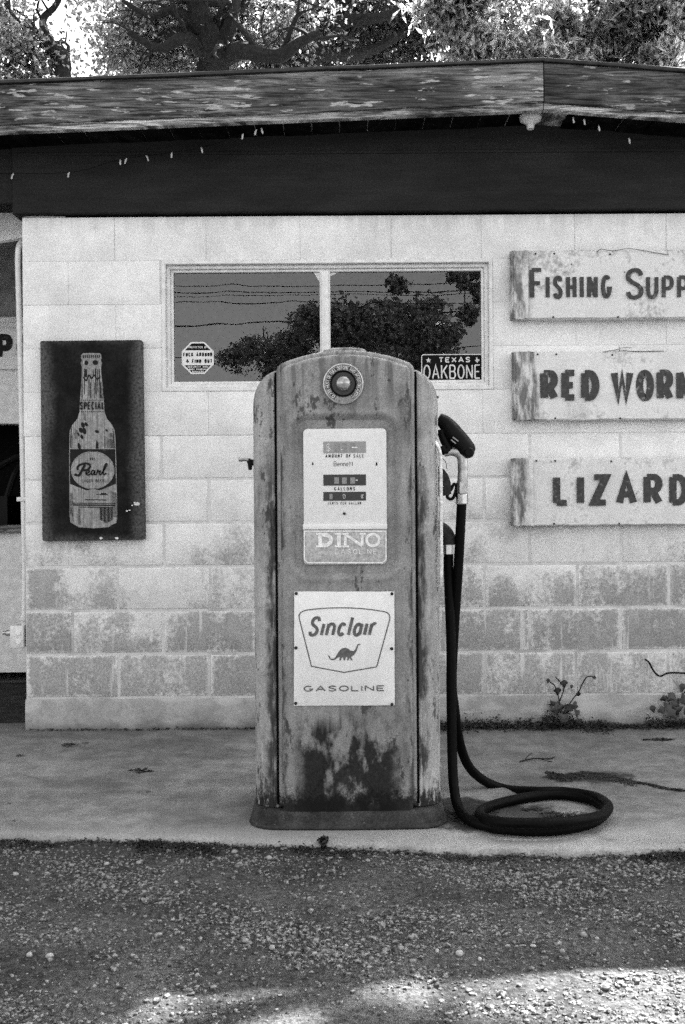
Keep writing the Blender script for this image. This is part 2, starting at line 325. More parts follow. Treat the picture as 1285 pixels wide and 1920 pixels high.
def rings(bm, loops, close=True, cap0=False, cap1=False):
    L = [[bm.verts.new(p) for p in lp] for lp in loops]
    n = len(L[0])
    for a, b in zip(L, L[1:]):
        for i in range(n if close else n-1):
            j = (i+1) % n
            bm.faces.new((a[i], a[j], b[j], b[i]))
    if cap0: bm.faces.new(L[0][::-1])
    if cap1: bm.faces.new(L[-1])
    return bm
def tube(bm, pts, rad, sides=10, cap=True):
    pts = [Vector(p) for p in pts]; n = len(pts)
    if not hasattr(rad, '__len__'): rad = [rad]*n
    t0 = (pts[1]-pts[0]).normalized(); up = Vector((0, 0, 1)) if abs(t0.z) < .9 else Vector((1, 0, 0))
    u = t0.cross(up).normalized(); loops = []
    for i, p in enumerate(pts):
        t = (pts[min(i+1, n-1)]-pts[max(i-1, 0)]).normalized()
        u = (u-t*u.dot(t)).normalized(); v = t.cross(u)
        loops.append([p+(u*math.cos(a)+v*math.sin(a))*rad[i] for a in [2*math.pi*k/sides for k in range(sides)]])
    return rings(bm, loops, True, cap, cap)
def catmull(pts, sub=8, closed=False):
    pts = [Vector(p) for p in pts]; n = len(pts); out = []
    g = (lambda i: pts[i % n]) if closed else (lambda i: pts[min(max(i, 0), n-1)])
    for i in range(n if closed else n-1):
        a, b, c, d = g(i-1), g(i), g(i+1), g(i+2)
        for k in range(sub):
            t = k/sub
            out.append(.5*((2*b)+(c-a)*t+(2*a-5*b+4*c-d)*t*t+(3*b-3*c+d-a)*t**3))
    if not closed: out.append(pts[-1])
    return out
def lathe(bm, prof, c, axis='Y', n=32):
    """prof: [(radius, offset along axis)]"""
    loops = []
    for r, o in prof:
        lp = []
        for k in range(n):
            a = 2*math.pi*k/n; q = (r*math.cos(a), r*math.sin(a))
            if axis == 'Y': lp.append((c[0]+q[0], c[1]+o, c[2]+q[1]))
            elif axis == 'Z': lp.append((c[0]+q[0], c[1]+q[1], c[2]+o))
            else: lp.append((c[0]+o, c[1]+q[0], c[2]+q[1]))
        loops.append(lp)
    return rings(bm, loops, True, prof[0][0] > 1e-4, prof[-1][0] > 1e-4)
def inset(pts, d):
    n = len(pts); out = []
    ar = sum(pts[i][0]*pts[(i+1) % n][1]-pts[(i+1) % n][0]*pts[i][1] for i in range(n)); s = 1 if ar > 0 else -1
    for i in range(n):
        p, q, r = Vector(pts[i-1]), Vector(pts[i]), Vector(pts[(i+1) % n])
        a, b = (q-p), (r-q)
        if a.length < 1e-9: a = b
        if b.length < 1e-9: b = a
        a.normalize(); b.normalize(); na, nb = Vector((-a.y, a.x))*s, Vector((-b.y, b.x))*s
        m = (na+nb); m = m.normalized() if m.length > 1e-6 else na
        out.append(tuple(q+m*d/max(.45, m.dot(na))))
    return out
def prism(bm, pts, yf, yb, bev=0, seg=2, back=True):
    """outline in (x,z), front at yf (towards the camera), back at yb"""
    lo = []
    if bev:
        for k in range(seg+1):
            a = math.pi/2*k/seg
            q = inset(pts, bev*(1-math.sin(a))); lo.append([(x, yf+bev*(1-math.cos(a)), z) for x, z in q])
    else: lo.append([(x, yf, z) for x, z in pts])
    lo.append([(x, yb, z) for x, z in pts])
    return rings(bm, lo, True, True, back)
def flat(bm, pts, y):
    bm.faces.new([bm.verts.new((x, y, z)) for x, z in pts]); return bm
def rrect(x0, x1, z0, z1, r, n=6, corners=(1, 1, 1, 1)):
    out = []
    for (cx, cz, a0), on in zip(((x1-r, z1-r, 0), (x0+r, z1-r, 90), (x0+r, z0+r, 180), (x1-r, z0+r, 270)), corners):
        if on: out += [(cx+r*math.cos(R(a0+90*k/n)), cz+r*math.sin(R(a0+90*k/n))) for k in range(n+1)]
        else:
            out.append({0: (x1, z1), 90: (x0, z1), 180: (x0, z0), 270: (x1, z0)}[a0])
    return out
def ell(cx, cz, rx, rz, n=32): return [(cx+rx*math.cos(2*math.pi*k/n), cz+rz*math.sin(2*math.pi*k/n)) for k in range(n)]

# ------------------------------------------------------------------ painted lettering (stroke alphabet)
def arc(cx, cy, rx, ry, a0, a1, n=10): return [(cx+rx*math.cos(R(a0+(a1-a0)*k/n)), cy+ry*math.sin(R(a0+(a1-a0)*k/n))) for k in range(n+1)]
def c2(p): return [(v.x, v.y) for v in catmull([(x, y, 0) for x, y in p], 5)]
S_ = c2([(.95, .80), (.78, .97), (.45, 1), (.12, .9), (.06, .70), (.3, .57), (.7, .45), (.95, .28), (.85, .08), (.5, 0), (.18, .04), (.03, .2)])
GL = {
 'A': (.72, [[(0, 0), (.5, 1), (1, 0)], [(.22, .33), (.78, .33)]]), 'B': (.62, [[(0, 0), (0, 1)], [(0, 1), (.55, 1)]+arc(.58, .76, .36, .24, 90, -90)+[(0, .52)], [(0, .52), (.55, .52)]+arc(.6, .26, .4, .26, 90, -90)+[(0, 0)]]),
 'C': (.62, [arc(.5, .5, .5, .5, 48, 312, 16)]), 'D': (.64, [[(0, 0), (0, 1)], [(0, 1), (.35, 1)]+arc(.4, .5, .6, .5, 90, -90)+[(0, 0)]]),
 'E': (.55, [[(0, 0), (0, 1)], [(0, 1), (1, 1)], [(0, .5), (.85, .5)], [(0, 0), (1, 0)]]), 'F': (.55, [[(0, 0), (0, 1)], [(0, 1), (1, 1)], [(0, .52), (.85, .52)]]),
 'G': (.66, [arc(.5, .5, .5, .5, 48, 330, 16)+[(1, .42), (.58, .42)]]), 'H': (.62, [[(0, 0), (0, 1)], [(1, 0), (1, 1)], [(0, .5), (1, .5)]]),
 'I': (.0, [[(.5, 0), (.5, 1)]]), 'J': (.5, [[(1, 1)]+arc(.5, .3, .5, .3, 0, -180)]), 'K': (.64, [[(0, 0), (0, 1)], [(1, 1), (.05, .42)], [(.35, .6), (1, 0)]]), 'L': (.52, [[(0, 1), (0, 0)], [(0, 0), (1, 0)]]),
 'M': (.85, [[(0, 0), (0, 1)], [(1, 0), (1, 1)], [(0, 1), (.5, .25), (1, 1)]]), 'N': (.64, [[(0, 0), (0, 1)], [(1, 0), (1, 1)], [(0, 1), (1, 0)]]),
 'O': (.68, [arc(.5, .5, .5, .5, 0, 360, 24)]), 'P': (.6, [[(0, 0), (0, 1)], [(0, 1), (.55, 1)]+arc(.58, .72, .42, .28, 90, -90)+[(0, .44)]]), 'Q': (.68, [arc(.5, .5, .5, .5, 0, 360, 24), [(.6, .3), (1, 0)]]),
 'R': (.62, [[(0, 0), (0, 1)], [(0, 1), (.55, 1)]+arc(.58, .73, .4, .27, 90, -90)+[(0, .46)], [(.45, .46), (1, 0)]]), 'S': (.58, [S_]), 'T': (.6, [[(.5, 0), (.5, 1)], [(0, 1), (1, 1)]]),
 'U': (.62, [[(0, 1)]+arc(.5, .35, .5, .35, 180, 360, 12)+[(1, 1)]]), 'V': (.68, [[(0, 1), (.5, 0), (1, 1)]]), 'W': (.98, [[(0, 1), (.26, 0), (.5, .9), (.74, 0), (1, 1)]]), 'X': (.64, [[(0, 0), (1, 1)], [(0, 1), (1, 0)]]),
 'Y': (.64, [[(0, 1), (.5, .5), (1, 1)], [(.5, .5), (.5, 0)]]), 'Z': (.6, [[(0, 1), (1, 1), (0, 0), (1, 0)]]), '0': (.55, [arc(.5, .5, .5, .5, 0, 360, 20)]), '6': (.55, [arc(.5, .3, .5, .3, 0, 360, 16), [(0, .3), (.15, .7), (.7, 1)]]), '9': (.55, [arc(.5, .7, .5, .3, 0, 360, 16), [(1, .7), (.85, .3), (.3, 0)]]),
 '$': (.5, [S_, [(.5, -.12), (.5, 1.12)]]), 'c/': (.45, [arc(.5, .5, .5, .4, 50, 310, 12), [(.2, 0), (.8, 1)]]), '&': (.6, [c2([(1, 0), (.3, .7), (.45, 1), (.65, .8), (.1, .35), (.3, 0), (.7, .05), (1, .45)])]), '.': (.0, [[(.5, 0), (.5, .04)]]), '-': (.4, [[(0, .45), (1, .45)]]),
 'i': (.0, [[(.5, 0), (.5, .64)]]), 'n': (.50, [[(0, 0), (0, .64)], [(0, .4)]+arc(.5, .4, .5, .24, 150, 0, 8)+[(1, 0)]]), 'c': (.46, [arc(.5, .32, .5, .32, 40, 320, 14)]), 'l': (.0, [[(.5, 0), (.5, 1)]]),
 'a': (.48, [arc(.5, .3, .5, .32, 40, 330, 14), [(1, 0), (1, .64)]]), 'r': (.36, [[(0, 0), (0, .64)], [(0, .38)]+arc(.6, .36, .6, .28, 160, 60, 6)]), 'e': (.46, [[(.05, .34), (.95, .34)]+arc(.5, .32, .5, .32, 10, 310, 14)]), 't': (.36, [[(.4, .95), (.4, 0)], [(0, .64), (.9, .64)]]),
}
def ribbon(bm, pts, t, y, f, closed=False, asp=1):
    p = [Vector(q) for q in pts]; q = [p[0]]
    for a in p[1:]:
        if (a-q[-1]).length > 1e-5: q.append(a)
    closed = (q[0]-q[-1]).length < 1e-4 and len(q) > 3
    if closed: q.pop()
    n = len(q); L, Rr = [], []
    for i in range(n):
        a = q[i]-q[i-1] if (i > 0 or closed) else q[i+1]-q[i]
        b = q[(i+1) % n]-q[i] if (i < n-1 or closed) else a
        a = a.normalized(); b = b.normalized(); na, nb = Vector((-a.y, a.x)), Vector((-b.y, b.x))
        m = na+nb; m = m.normalized() if m.length > 1e-5 else na
        k = t/2/max(.4, m.dot(na)); o_ = Vector((m.x*k, m.y*k*asp)); L.append(q[i]+o_); Rr.append(q[i]-o_)
    mk = lambda v: bm.verts.new((f(v.x, v.y)[0], y, f(v.x, v.y)[1]))
    L = [mk(v) for v in L]; Rr = [mk(v) for v in Rr]
    for i in range(n if closed else n-1):
        j = (i+1) % n
        bm.faces.new((Rr[i], Rr[j], L[j], L[i]))
def text(bm, s, x0, x1, z0, h, t, y, gap=.16, shear=0, f=None, sizes=None, wob=0, sp=.42, asp=1):
    """fit string between x0 and x1, baseline z0, cap height h, stroke t"""
    f = f or (lambda a, b: (a, b)); toks = []; i = 0
    while i < len(s):
        if s[i:i+2] == 'c/': toks.append('c/'); i += 2
        else: toks.append(s[i]); i += 1
    hs = [h*(sizes[k] if sizes else 1) for k in range(len(toks))]
    wd = [(sp*h if c == ' ' else GL[c][0]*hs[k]) for k, c in enumerate(toks)]
    n = len(toks); tot = sum(wd); fix = n*t+gap*h*(n-1); sx = ((x1-x0)-fix)/tot if tot > 0 else 1
    x = x0; dy = 0
    for c, cw, ch in zip(toks, wd, hs):
        cw *= sx
        if c != ' ':
            jz = random.uniform(-wob, wob)*h; js = random.uniform(-wob, wob)
            for st in GL[c][1]:
                pts = []
                for a, b in st:
                    zz = t*asp/2+b*(ch-t*asp); pts.append((x+t/2+a*cw+(shear+js)*zz, z0+jz+zz))
                ribbon(bm, pts, t, y-dy, f, asp=asp); dy = (dy+.00012) % .0012
        x += cw+t+gap*h
    return bm
def decal(name, mat, parent, fn, inv=True):
    bm = B(); fn(bm); return obj(name, bm, mat, parent, inv, smooth=0)

# ------------------------------------------------------------------ ground
def fnoise(x, y, s=1.0, seed=0):
    return (math.sin(x*3.1*s+seed)*math.cos(y*2.7*s-seed*1.3)+.5*math.sin(x*7.3*s+y*5.1*s+seed*2)+.35*math.cos(y*11.9*s-x*6.7*s+seed)+.25*math.sin(x*19*s+seed)*math.sin(y*17*s+2*seed))/2.1
EDGE = [(-14, 3.36), (-1.6, 3.36)]+[(G(px, py).x, G(px, py).y) for px, py in ((0, 1562), (120, 1565), (240, 1572), (330, 1570), (450, 1575), (560, 1581), (700, 1583), (790, 1585), (860, 1591), (960, 1588), (1060, 1592), (1150, 1595), (1230, 1588), (1285, 1590))]+[(1.6, 3.22), (14, 3.2)]
def edge_y(x):
    for a, b in zip(EDGE, EDGE[1:]):
        if a[0] <= x <= b[0]: return a[1]+(b[1]-a[1])*(x-a[0])/(b[0]-a[0])
    return 3.3
def gz(x, y):
    d = edge_y(x)-y
    base = -.022-.05*max(0, min(1, d/1.1))
    if d < -.1: return -.06
    near = max(0, 1-max(0, abs(x)-3)/3) if y > -2 else 0
    return base+near*(.010*fnoise(x, y, 1.2, 3)+.006*fnoise(x, y, 4, 1))
def axis_pts(lo, hi, step, far):
    a = list(np.arange(lo, hi+1e-6, step)); b = [hi]; s = step
    while b[-1] < far: s *= 1.45; b.append(b[-1]+s)
    c = [lo]; s = step
    while c[-1] > -far: s *= 1.45; c.append(c[-1]-s)
    return c[:0:-1]+a+b[1:]
gx, gy = axis_pts(-1.8, 1.8, .028, 600), axis_pts(1.4, 3.5, .028, 600)
verts = [(x, y, gz(x, y)) for y in gy for x in gx]; nx = len(gx)
faces = [(j*nx+i, j*nx+i+1, (j+1)*nx+i+1, (j+1)*nx+i) for j in range(len(gy)-1) for i in range(nx-1)]
me = bpy.data.meshes.new('ground'); me.from_pydata(verts, [], faces); me.materials.append(MAT['dirt']); me.polygons.foreach_set('use_smooth', [True]*len(faces))
tag(link('ground', me), kind='structure')
# concrete slab with a broken front edge
bm = B(); ex = []
xs = list(np.arange(-1.8, 1.8, .018)); pts = [(-14, 3.36)]+[(x, edge_y(x)+.006*fnoise(x, 0, 9, 2)+random.uniform(-.003, .003)) for x in xs]+[(14, 3.2)]
rows = []
for off, z in ((.004, -.075), (0, -.018), (.006, -.006), (.02, -.001), (.05, 0)):
    rows.append([(x, y+off+random.uniform(-.002, .002)*(z < -.002), z+(random.uniform(-.002, .002) if z < -.004 else 0)) for x, y in pts])
rows.append([(x, 16, 0) for x, y in pts]); rows.append([(x, 16, -.075) for x, y in pts])
rings(bm, rows, close=False)
tag(obj('concrete_slab', bm, 'slab'), kind='structure')

# ------------------------------------------------------------------ building
WY = 4.82
bld = empty('store_building', (0.85, WY, 0), 'low white painted concrete block store with a gabled wooden eave', 'building')
X0, X1 = -1.44, 5.2; ROW0, RH, BL = .143, .1976, .4145; WT = ROW0+11*RH
wx0, wx1, wz0, wz1 = -.812, .686, ROW0+7*RH, ROW0+10*RH
bm = B(); cy0, cy1 = WY+.0035, WY+.19
for a in ((X0+.004, wx0, .0, WT), (wx1, X1, .0, WT), (wx0, wx1, .0, wz0), (wx0, wx1, wz1, WT)): box(bm, a[0], a[1], cy0, cy1, a[2], a[3])
wall = obj('front_wall', bm, 'mortar', bld, smooth=0)
cache = {}
def block_mesh(wd, ht, gap, ch=None):
    ch = ch or (.006 if gap > .003 else .0010)
    k = (round(wd, 3), round(ht, 3), round(gap, 4))
    if k in cache: return cache[k]
    bm = B(); a, b = wd/2-gap/2, ht/2-gap/2
    r = lambda i, y: [(-a+i, y, -b+i), (a-i, y, -b+i), (a-i, y, b-i), (-a+i, y, b-i)]
    rings(bm, [r(0, .05), r(0, ch), r(ch*.35, ch*.3), r(ch, 0)], True, False, True)
    me = bpy.data.meshes.new('concrete_block'); finish(bm, 60); bm.to_mesh(me); bm.free(); me.materials.append(MAT['wall']); cache[k] = me; return me
for k in range(11):
    z0 = ROW0+k*RH; ph = -1.018 if k % 2 == 0 else -1.228
    gap = .011 if k < 5 else (.006 if k < 6 else .0009)
    js = [X0]+[ph+i*BL for i in range(-2, 20) if X0+.05 < ph+i*BL < X1-.05]+[X1]
    js = [js[0]]+[j+random.uniform(-.006, .006) for j in js[1:-1]]+[js[-1]]
    for a, b in zip(js, js[1:]):
        segs = [(a, b)]
        if 7 <= k <= 9:
            segs = []
            if a < wx0: segs.append((a, min(b, wx0)))
            if b > wx1: segs.append((max(a, wx1), b))
        for p, q in segs:
            if q-p < .03: continue
            ex = .004 if (k >= 4 and random.random() < .3) else 0
            o = link('concrete_block', block_mesh(q-p-ex, RH, gap), wall); o.location = ((p+q-ex)/2, WY+random.uniform(-.0012, .0012), z0+RH/2)
bm = B(); fx = list(np.arange(X0, X1+.01, .04))
lp = []
for dy, z in ((.0, -.05), (.0, .0), (-.002, .05), (.0, .125), (.006, ROW0-.003), (.05, ROW0-.002)):
    lp.append([(x, WY-.004+dy+.004*fnoise(x, z*6, 3, 4), z+(.004*fnoise(x, 2, 5, 1) if z > .1 else 0)) for x in fx])
rings(bm, lp, close=False)
obj('foundation', bm, 'foundation', bld)
# return wall at the left corner, porch back wall, far walls, dark room
bm = B(); box(bm, X0+.002, X0+.19, WY+.02, 6.0, 0, WT+.3); obj('return_wall', bm, 'wall', bld, smooth=0)
PY = 6.0
bm = B(); box(bm, -6, X0, PY, PY+.15, .06, .87); box(bm, -6, X0, PY, PY+.15, 1.46, 2.05); box(bm, -6, -2.6, PY, PY+.15, .87, 1.46); obj('porch_wall', bm, 'porch_paint', bld, smooth=0)
bm = B(); box(bm, -6, X0, PY+.01, PY+.15, 2.05, 2.95); obj('porch_gable_panel', bm, 'dark_paint', bld, smooth=0)
bm = B(); box(bm, -6, X0-.001, PY-.04, PY+.01, .845, .89, .006); obj('window_ledge', bm, 'trim_wood', bld)
bm = B(); box(bm, -6, X0-.001, PY-.012, PY+.003, 2.03, 2.06, .004); obj('porch_rail', bm, 'porch_paint', bld)
for i, z in enumerate((1.46+.003, 1.46+.1)):
    for j in range(8):
        x1 = X0-.004-(.2 if i else 0)-j*.4
        m = block_mesh(.4, .195 if not i else .1, .006)
bm = B(); box(bm, -2.6, X0, PY+.5, PY+.6, .3, 1.9); obj('porch_room_back', bm, 'room_dark', bld, smooth=0)
bm = B(); box(bm, -2.4, -1.95, PY+.2, PY+.4, .75, 1.05); tube(bm, catmull([(-1.98, PY+.25, 1.0), (-1.9, PY+.25, 1.22), (-1.83, PY+.25, 1.16), (-1.76, PY+.25, .95)], 5), .02, 8); tube(bm, catmull([(-2.0, PY+.2, 1.22), (-1.88, PY+.22, 1.28), (-1.8, PY+.22, 1.2)], 5), .022, 8); obj('machine_silhouette', bm, 'black_plastic', bld)
bm = B(); box(bm, -6.1, -6, WY, 11, 0, 2.9); box(bm, X1, X1+.15, WY+.02, 11, 0, 2.9); box(bm, -6, X1, 11, 11.15, 0, 3.0); obj('outer_wall', bm, 'wall', bld, smooth=0)
bm = B(); box(bm, X0+.2, X1, WY+1.6, WY+1.7, 0, 2.6); obj('room_partition', bm, 'room_dark', bld, smooth=0)
bm = B(); box(bm, X0+.2, X1, WY+.2, WY+1.6, 2.45, 2.5); obj('room_ceiling', bm, 'room_dark', bld, smooth=0)
bm = B(); box(bm, -6, X0-.004, 4.97, PY-.002, -.02, .004); tag(obj('porch_shade_sheet', bm, 'porch_shade_sheet', smooth=0), kind='structure')  # dark sheet laid on the slab, its colour standing in for porch shade
# eave: fascia boards, trims, soffit boards, gable beam, roof
FY = 4.53
ap_t = P(1020, 116, FY); AX = ap_t.x
lt = P(0, 158, FY); lb = P(0, 240, FY); rt = P(1285, 136, FY); rb = P(1285, 208, FY); ab = P(1020, 197, FY)
sl_l = (ap_t.z-lt.z)/(AX-lt.x); sl_r = (rt.z-ap_t.z)/(rt.x-AX)
def ztop(x): return ap_t.z+(x-AX)*(sl_l if x < AX else sl_r)
FH = .5*((lt.z-lb.z)+(ap_t.z-ab.z))-.014
def slope_board(bm, xa, xb, n, yf, yb, top, ht, jit=0, bev=.004):
    lo = []
    xs = np.linspace(xa, xb, n)
    for x in xs:
        t = ztop(x)+top; b = t-ht; j = lambda: random.uniform(-jit, jit)
        lo.append([(x, yf+bev, t+j()*.5), (x, yf+j()*.3, t-bev), (x, yf+j()*.3, b+bev+j()), (x, yf+bev, b+j()), (x, yb, b), (x, yb, t)])
    rings(bm, lo, True, True, True); return bm
XL, XR = -6.3, 5.6
bm = B(); slope_board(bm, XL, AX-.0025, 150, FY, FY+.04, 0, FH, .0035); tag(obj('fascia_board', bm, 'fascia_wood', bld), 'long weathered fascia board with peeling paint patches')
bm = B(); slope_board(bm, AX+.0025, XR, 100, FY, FY+.04, 0, FH, .0035); tag(obj('fascia_board', bm, 'fascia_wood_dark', bld), 'darker weathered fascia board right of the gable peak')
bm = B(); slope_board(bm, XL, AX-.002, 90, FY+.012, FY+.05, -FH+.002, .03, .002, .003); obj('fascia_trim', bm, 'trim_wood', bld)
bm = B(); slope_board(bm, AX+.002, XR, 60, FY+.012, FY+.05, -FH+.002, .028, .002, .003); obj('fascia_trim', bm, 'trim_wood', bld)
bm = B(); slope_board(bm, XL, AX, 40, FY-.012, FY+.06, .016, .014, .002, .002); slope_board(bm, AX+.0005, XR, 30, FY-.012, FY+.06, .016, .014, .002, .002); obj('drip_edge', bm, 'roof_metal', bld)
ZS = -FH-.012
bm = B()
for xa, xb in ((XL, AX), (AX, XR)): rings(bm, [[(xa, FY+.05, ztop(xa)+ZS+.006), (xb, FY+.05, ztop(xb)+ZS+.006)], [(xa, WY+.15, ztop(xa)+ZS+.006), (xb, WY+.15, ztop(xb)+ZS+.006)]], False)
obj('soffit_backing', bm, 'trim_wood', bld, smooth=0)
x = XL
while x < XR-.2:
    wd = .1235; a, b = x+.0025, min(x+wd, XR)-.0025
    if not (a < AX < b):
        bm = B(); dz = random.uniform(-.003, .003)
        lo = [[(q, y, ztop(q)+ZS+dz+e) for q, y, e in ((a, FY+.05, .0), (b, FY+.05, .0), (b, FY+.05, .015), (a, FY+.05, .015))], [(q, y, ztop(q)+ZS+dz+e) for q, y, e in ((a, WY+.15, .0), (b, WY+.15, .0), (b, WY+.15, .015), (a, WY+.15, .015))]]
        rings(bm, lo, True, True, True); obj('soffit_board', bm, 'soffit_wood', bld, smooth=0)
    x += wd
bm = B()
for xa, xb in ((XL, AX), (AX, XR)):
    rings(bm, [[(xa, FY+.0, ztop(xa)+.002), (xb, FY, ztop(xb)+.002), (xb, FY, ztop(xb)-.02), (xa, FY, ztop(xa)-.02)][::1], [(xa, 11.4, ztop(xa)+.002), (xb, 11.4, ztop(xb)+.002), (xb, 11.4, ztop(xb)-.02), (xa, 11.4, ztop(xa)-.02)]], True, True, True)
for v in bm.verts: v.co.y += .045 if v.co.y < 5 else 0
obj('roof', bm, 'roof_metal', bld, smooth=0)
zb_ = P(640, 396, WY-.03).z
BX = P(27, 340, WY).x
def gable(bm, xa, xb, n, yf, yb, zb, dzt):
    lo = []
    for x in np.linspace(xa, xb, n):
        j = random.uniform(-.002, .002)
        lo.append([(x, yf, ztop(x)+dzt), (x, yf, zb+.004+j), (x, yf+.004, zb+j), (x, yb, zb+j), (x, yb, ztop(x)+dzt)])
    rings(bm, lo, False); return bm
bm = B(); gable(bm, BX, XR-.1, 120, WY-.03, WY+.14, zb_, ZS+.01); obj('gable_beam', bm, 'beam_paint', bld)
bm = B(); box(bm, BX+.01, XR-.1, WY-.037, WY-.028, P(640, 292, WY).z, P(640, 292, WY).z+.012, .002); obj('beam_trim', bm, 'beam_paint', bld)
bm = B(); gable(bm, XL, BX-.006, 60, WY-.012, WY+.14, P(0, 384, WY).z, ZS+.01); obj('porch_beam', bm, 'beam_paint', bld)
# pale arched panel in the porch opening
a_ = P(0, 452, 5.1); b_ = P(44, 455, 5.1)
bm = B(); prism(bm, [(-6, 2.42), (-6, 2.05), (a_.x, a_.z-.0), (X0, a_.z+.03), (X0, 2.55), (-6, 2.55)], 5.1, 5.14); obj('porch_header_panel', bm, 'pale_panel', bld, smooth=0)

# window
win = B(); 
def frame_rect(bm, x0, x1, z0, z1, wd, yf, yb, bev=.003):
    o = [(x0, z0), (x1, z0), (x1, z1), (x0, z1)]; i = [(x0+wd, z0+wd), (x1-wd, z0+wd), (x1-wd, z1-wd), (x0+wd, z1-wd)]
    ob = inset(o, bev); ib = inset(i, -bev)
    L = [[(x, yb, z) for x, z in o], [(x, yf+bev, z) for x, z in o], [(x, yf, z) for x, z in ob], [(x, yf, z) for x, z in ib], [(x, yf+bev, z) for x, z in i], [(x, yb, z) for x, z in i]]
    return rings(bm, L, True)
bm = B(); frame_rect(bm, wx0, wx1, wz0, wz1, .018, WY-.004, WY+.12); frame_rect(bm, wx0+.018, wx1-.018, wz0+.018, wz1-.018, .017, WY+.022, WY+.12); frame_rect(bm, wx0+.035, wx1-.035, wz0+.035, wz1-.035, .013, WY+.036, WY+.12)
window = obj('window', bm, 'white_frame', bld)
mp = P(610, 600, WY+.03); gx0, gx1, gz0, gz1 = wx0+.048, wx1-.048, wz0+.048, wz1-.048
bm = B(); box(bm, mp.x-.017, mp.x+.017, WY+.018, WY+.07, gz0-.002, gz1+.002, .004); box(bm, mp.x-.024, mp.x+.024, WY+.03, WY+.07, gz0-.001, gz1+.001, .003); obj('mullion', bm, 'white_frame', window)
GY = WY+.052
for xa, xb in ((gx0, mp.x-.02), (mp.x+.02, gx1)):
    bm = B(); flat(bm, [(xa, gz0), (xb, gz0), (xb, gz1), (xa, gz1)], GY); obj('window_pane', bm, 'glass', window, smooth=0)
bm = B(); flat(bm, [(mp.x-.022, gz1-.002), (mp.x-.05, gz1-.002), (mp.x-.022, gz1-.05)], GY-.003); flat(bm, [(mp.x+.022, gz1-.002), (mp.x+.06, gz1-.002), (mp.x+.022, gz1-.02)], GY-.003); obj('corner_tape', bm, 'white_frame', window, smooth=0)

# ------------------------------------------------------------------ signs on the wall
def PX(px, py, Y): v = P(px, py, Y); return v.x, v.z
def wall_sign(name, label, y0, y1, px0, words, edge_px, seed, bend, lettmat='sign_letter', length=1.9):
    SY = 4.755; xl, zt = PX(px0, y0, SY); _, zb = PX(px0, y1, SY); xr = xl+length
    m_sign('sign_board_%d' % seed, .68, PX(edge_px, 700, SY)[0], seed, 1.0 if seed == 1 else .7)
    e = empty(name, ((xl+xr)/2, WY, zb), label, 'sign', 'painted bait shop boards')
    n = 60; lo = []
    for k in range(n+1):
        x = xl+(xr-xl)*k/n; j = .0025*fnoise(x*2, seed, 3, seed); j2 = .003*fnoise(x*3, seed+4, 3, seed)
        tw = .004*fnoise(x, seed, 2, 5)
        lo.append([(x, WY-.008, zt+j), (x, SY+.006, zt+j), (x, SY+tw, zt+j-.005), (x, SY-.002+tw, (zt+zb)/2), (x, SY+tw, zb+j2+.005), (x, SY+.006, zb+j2), (x, WY-.008, zb+j2)])
    bm = B(); rings(bm, lo, True, True, True)
    obj('board', bm, 'sign_board_%d' % seed, e)
    bw_ = PX(bend, 700, SY)[0]
    bm = B(); L = []
    for k in range(7):
        x = xl-.004+(bw_-xl)*k/6; yo = -.006-.004*math.sin(k*1.1+seed); jj = random.uniform(-.003, .003)
        L.append([(x, SY+yo, zt-.001+jj), (x, SY+yo-.003, (zt+zb)/2), (x, SY+yo, zb+.001+jj)])
    L[0] = [(xl-.006, SY+.03, zt), (xl-.006, SY+.03, (zt+zb)/2), (xl-.006, SY+.03, zb)]
    rings(bm, L, False); obj('folded_end_sheet', bm, 'sign_board_%d' % seed, e)
    for (ax, az) in ((px0+80, y0+5), (px0+78, y1-4), (px0+45, y0+5), (px0+200, y1-4), (px0+185, y0+6)):
        vx, vz = PX(ax, az, SY-.006); bm = B(); lathe(bm, [(.0, -.004), (.003, -.003), (.0042, 0), (.0042, .006)], (vx, SY-.004, vz), 'Y', 8); obj('nail', bm, 'dark_iron', e)
    bm = B()
    for wd in words:
        s, xa, xb, zc0, zc1, t, sizes, gap = wd
        x0_, zlo = PX(xa, zc1, SY); x1_, _ = PX(xb, zc1, SY); _, zhi = PX(xa, zc0, SY)
        text(bm, s, x0_, x1_, zlo, zhi-zlo, t, SY-.0075, gap, 0, None, sizes, .008, .42, .82)
    obj('lettering', bm, lettmat, e, smooth=0)
    return e
wall_sign('bait_shop_sign', 'stained white board reading FISHING SUPPLIES, topmost of the three wall signs', 470, 598, 960,
          [('F', 993, 1020, 503, 562, .0215, None, .1), ('ISHING', 1023, 1147, 517, 561, .0185, None, .13), ('S', 1172, 1208, 503, 562, .0215, None, .1), ('UPPLIES', 1211, 1388, 517, 561, .0185, None, .13)], 985, 1, 993)
wall_sign('bait_shop_sign', 'white board reading RED WORMS, middle one of the three wall signs', 659, 788, 964,
          [('RED', 1013, 1124, 694, 752, .035, None, .09), ('WORMS', 1145, 1342, 694, 753, .032, None, .08)], 1003, 2, 1000)
wall_sign('bait_shop_sign', 'white board reading LIZARDS with a rusted end, lowest of the three wall signs', 859, 986, 962,
          [('LIZARDS', 1037, 1338, 890, 949, .033, None, .2)], 983, 3, 1000)

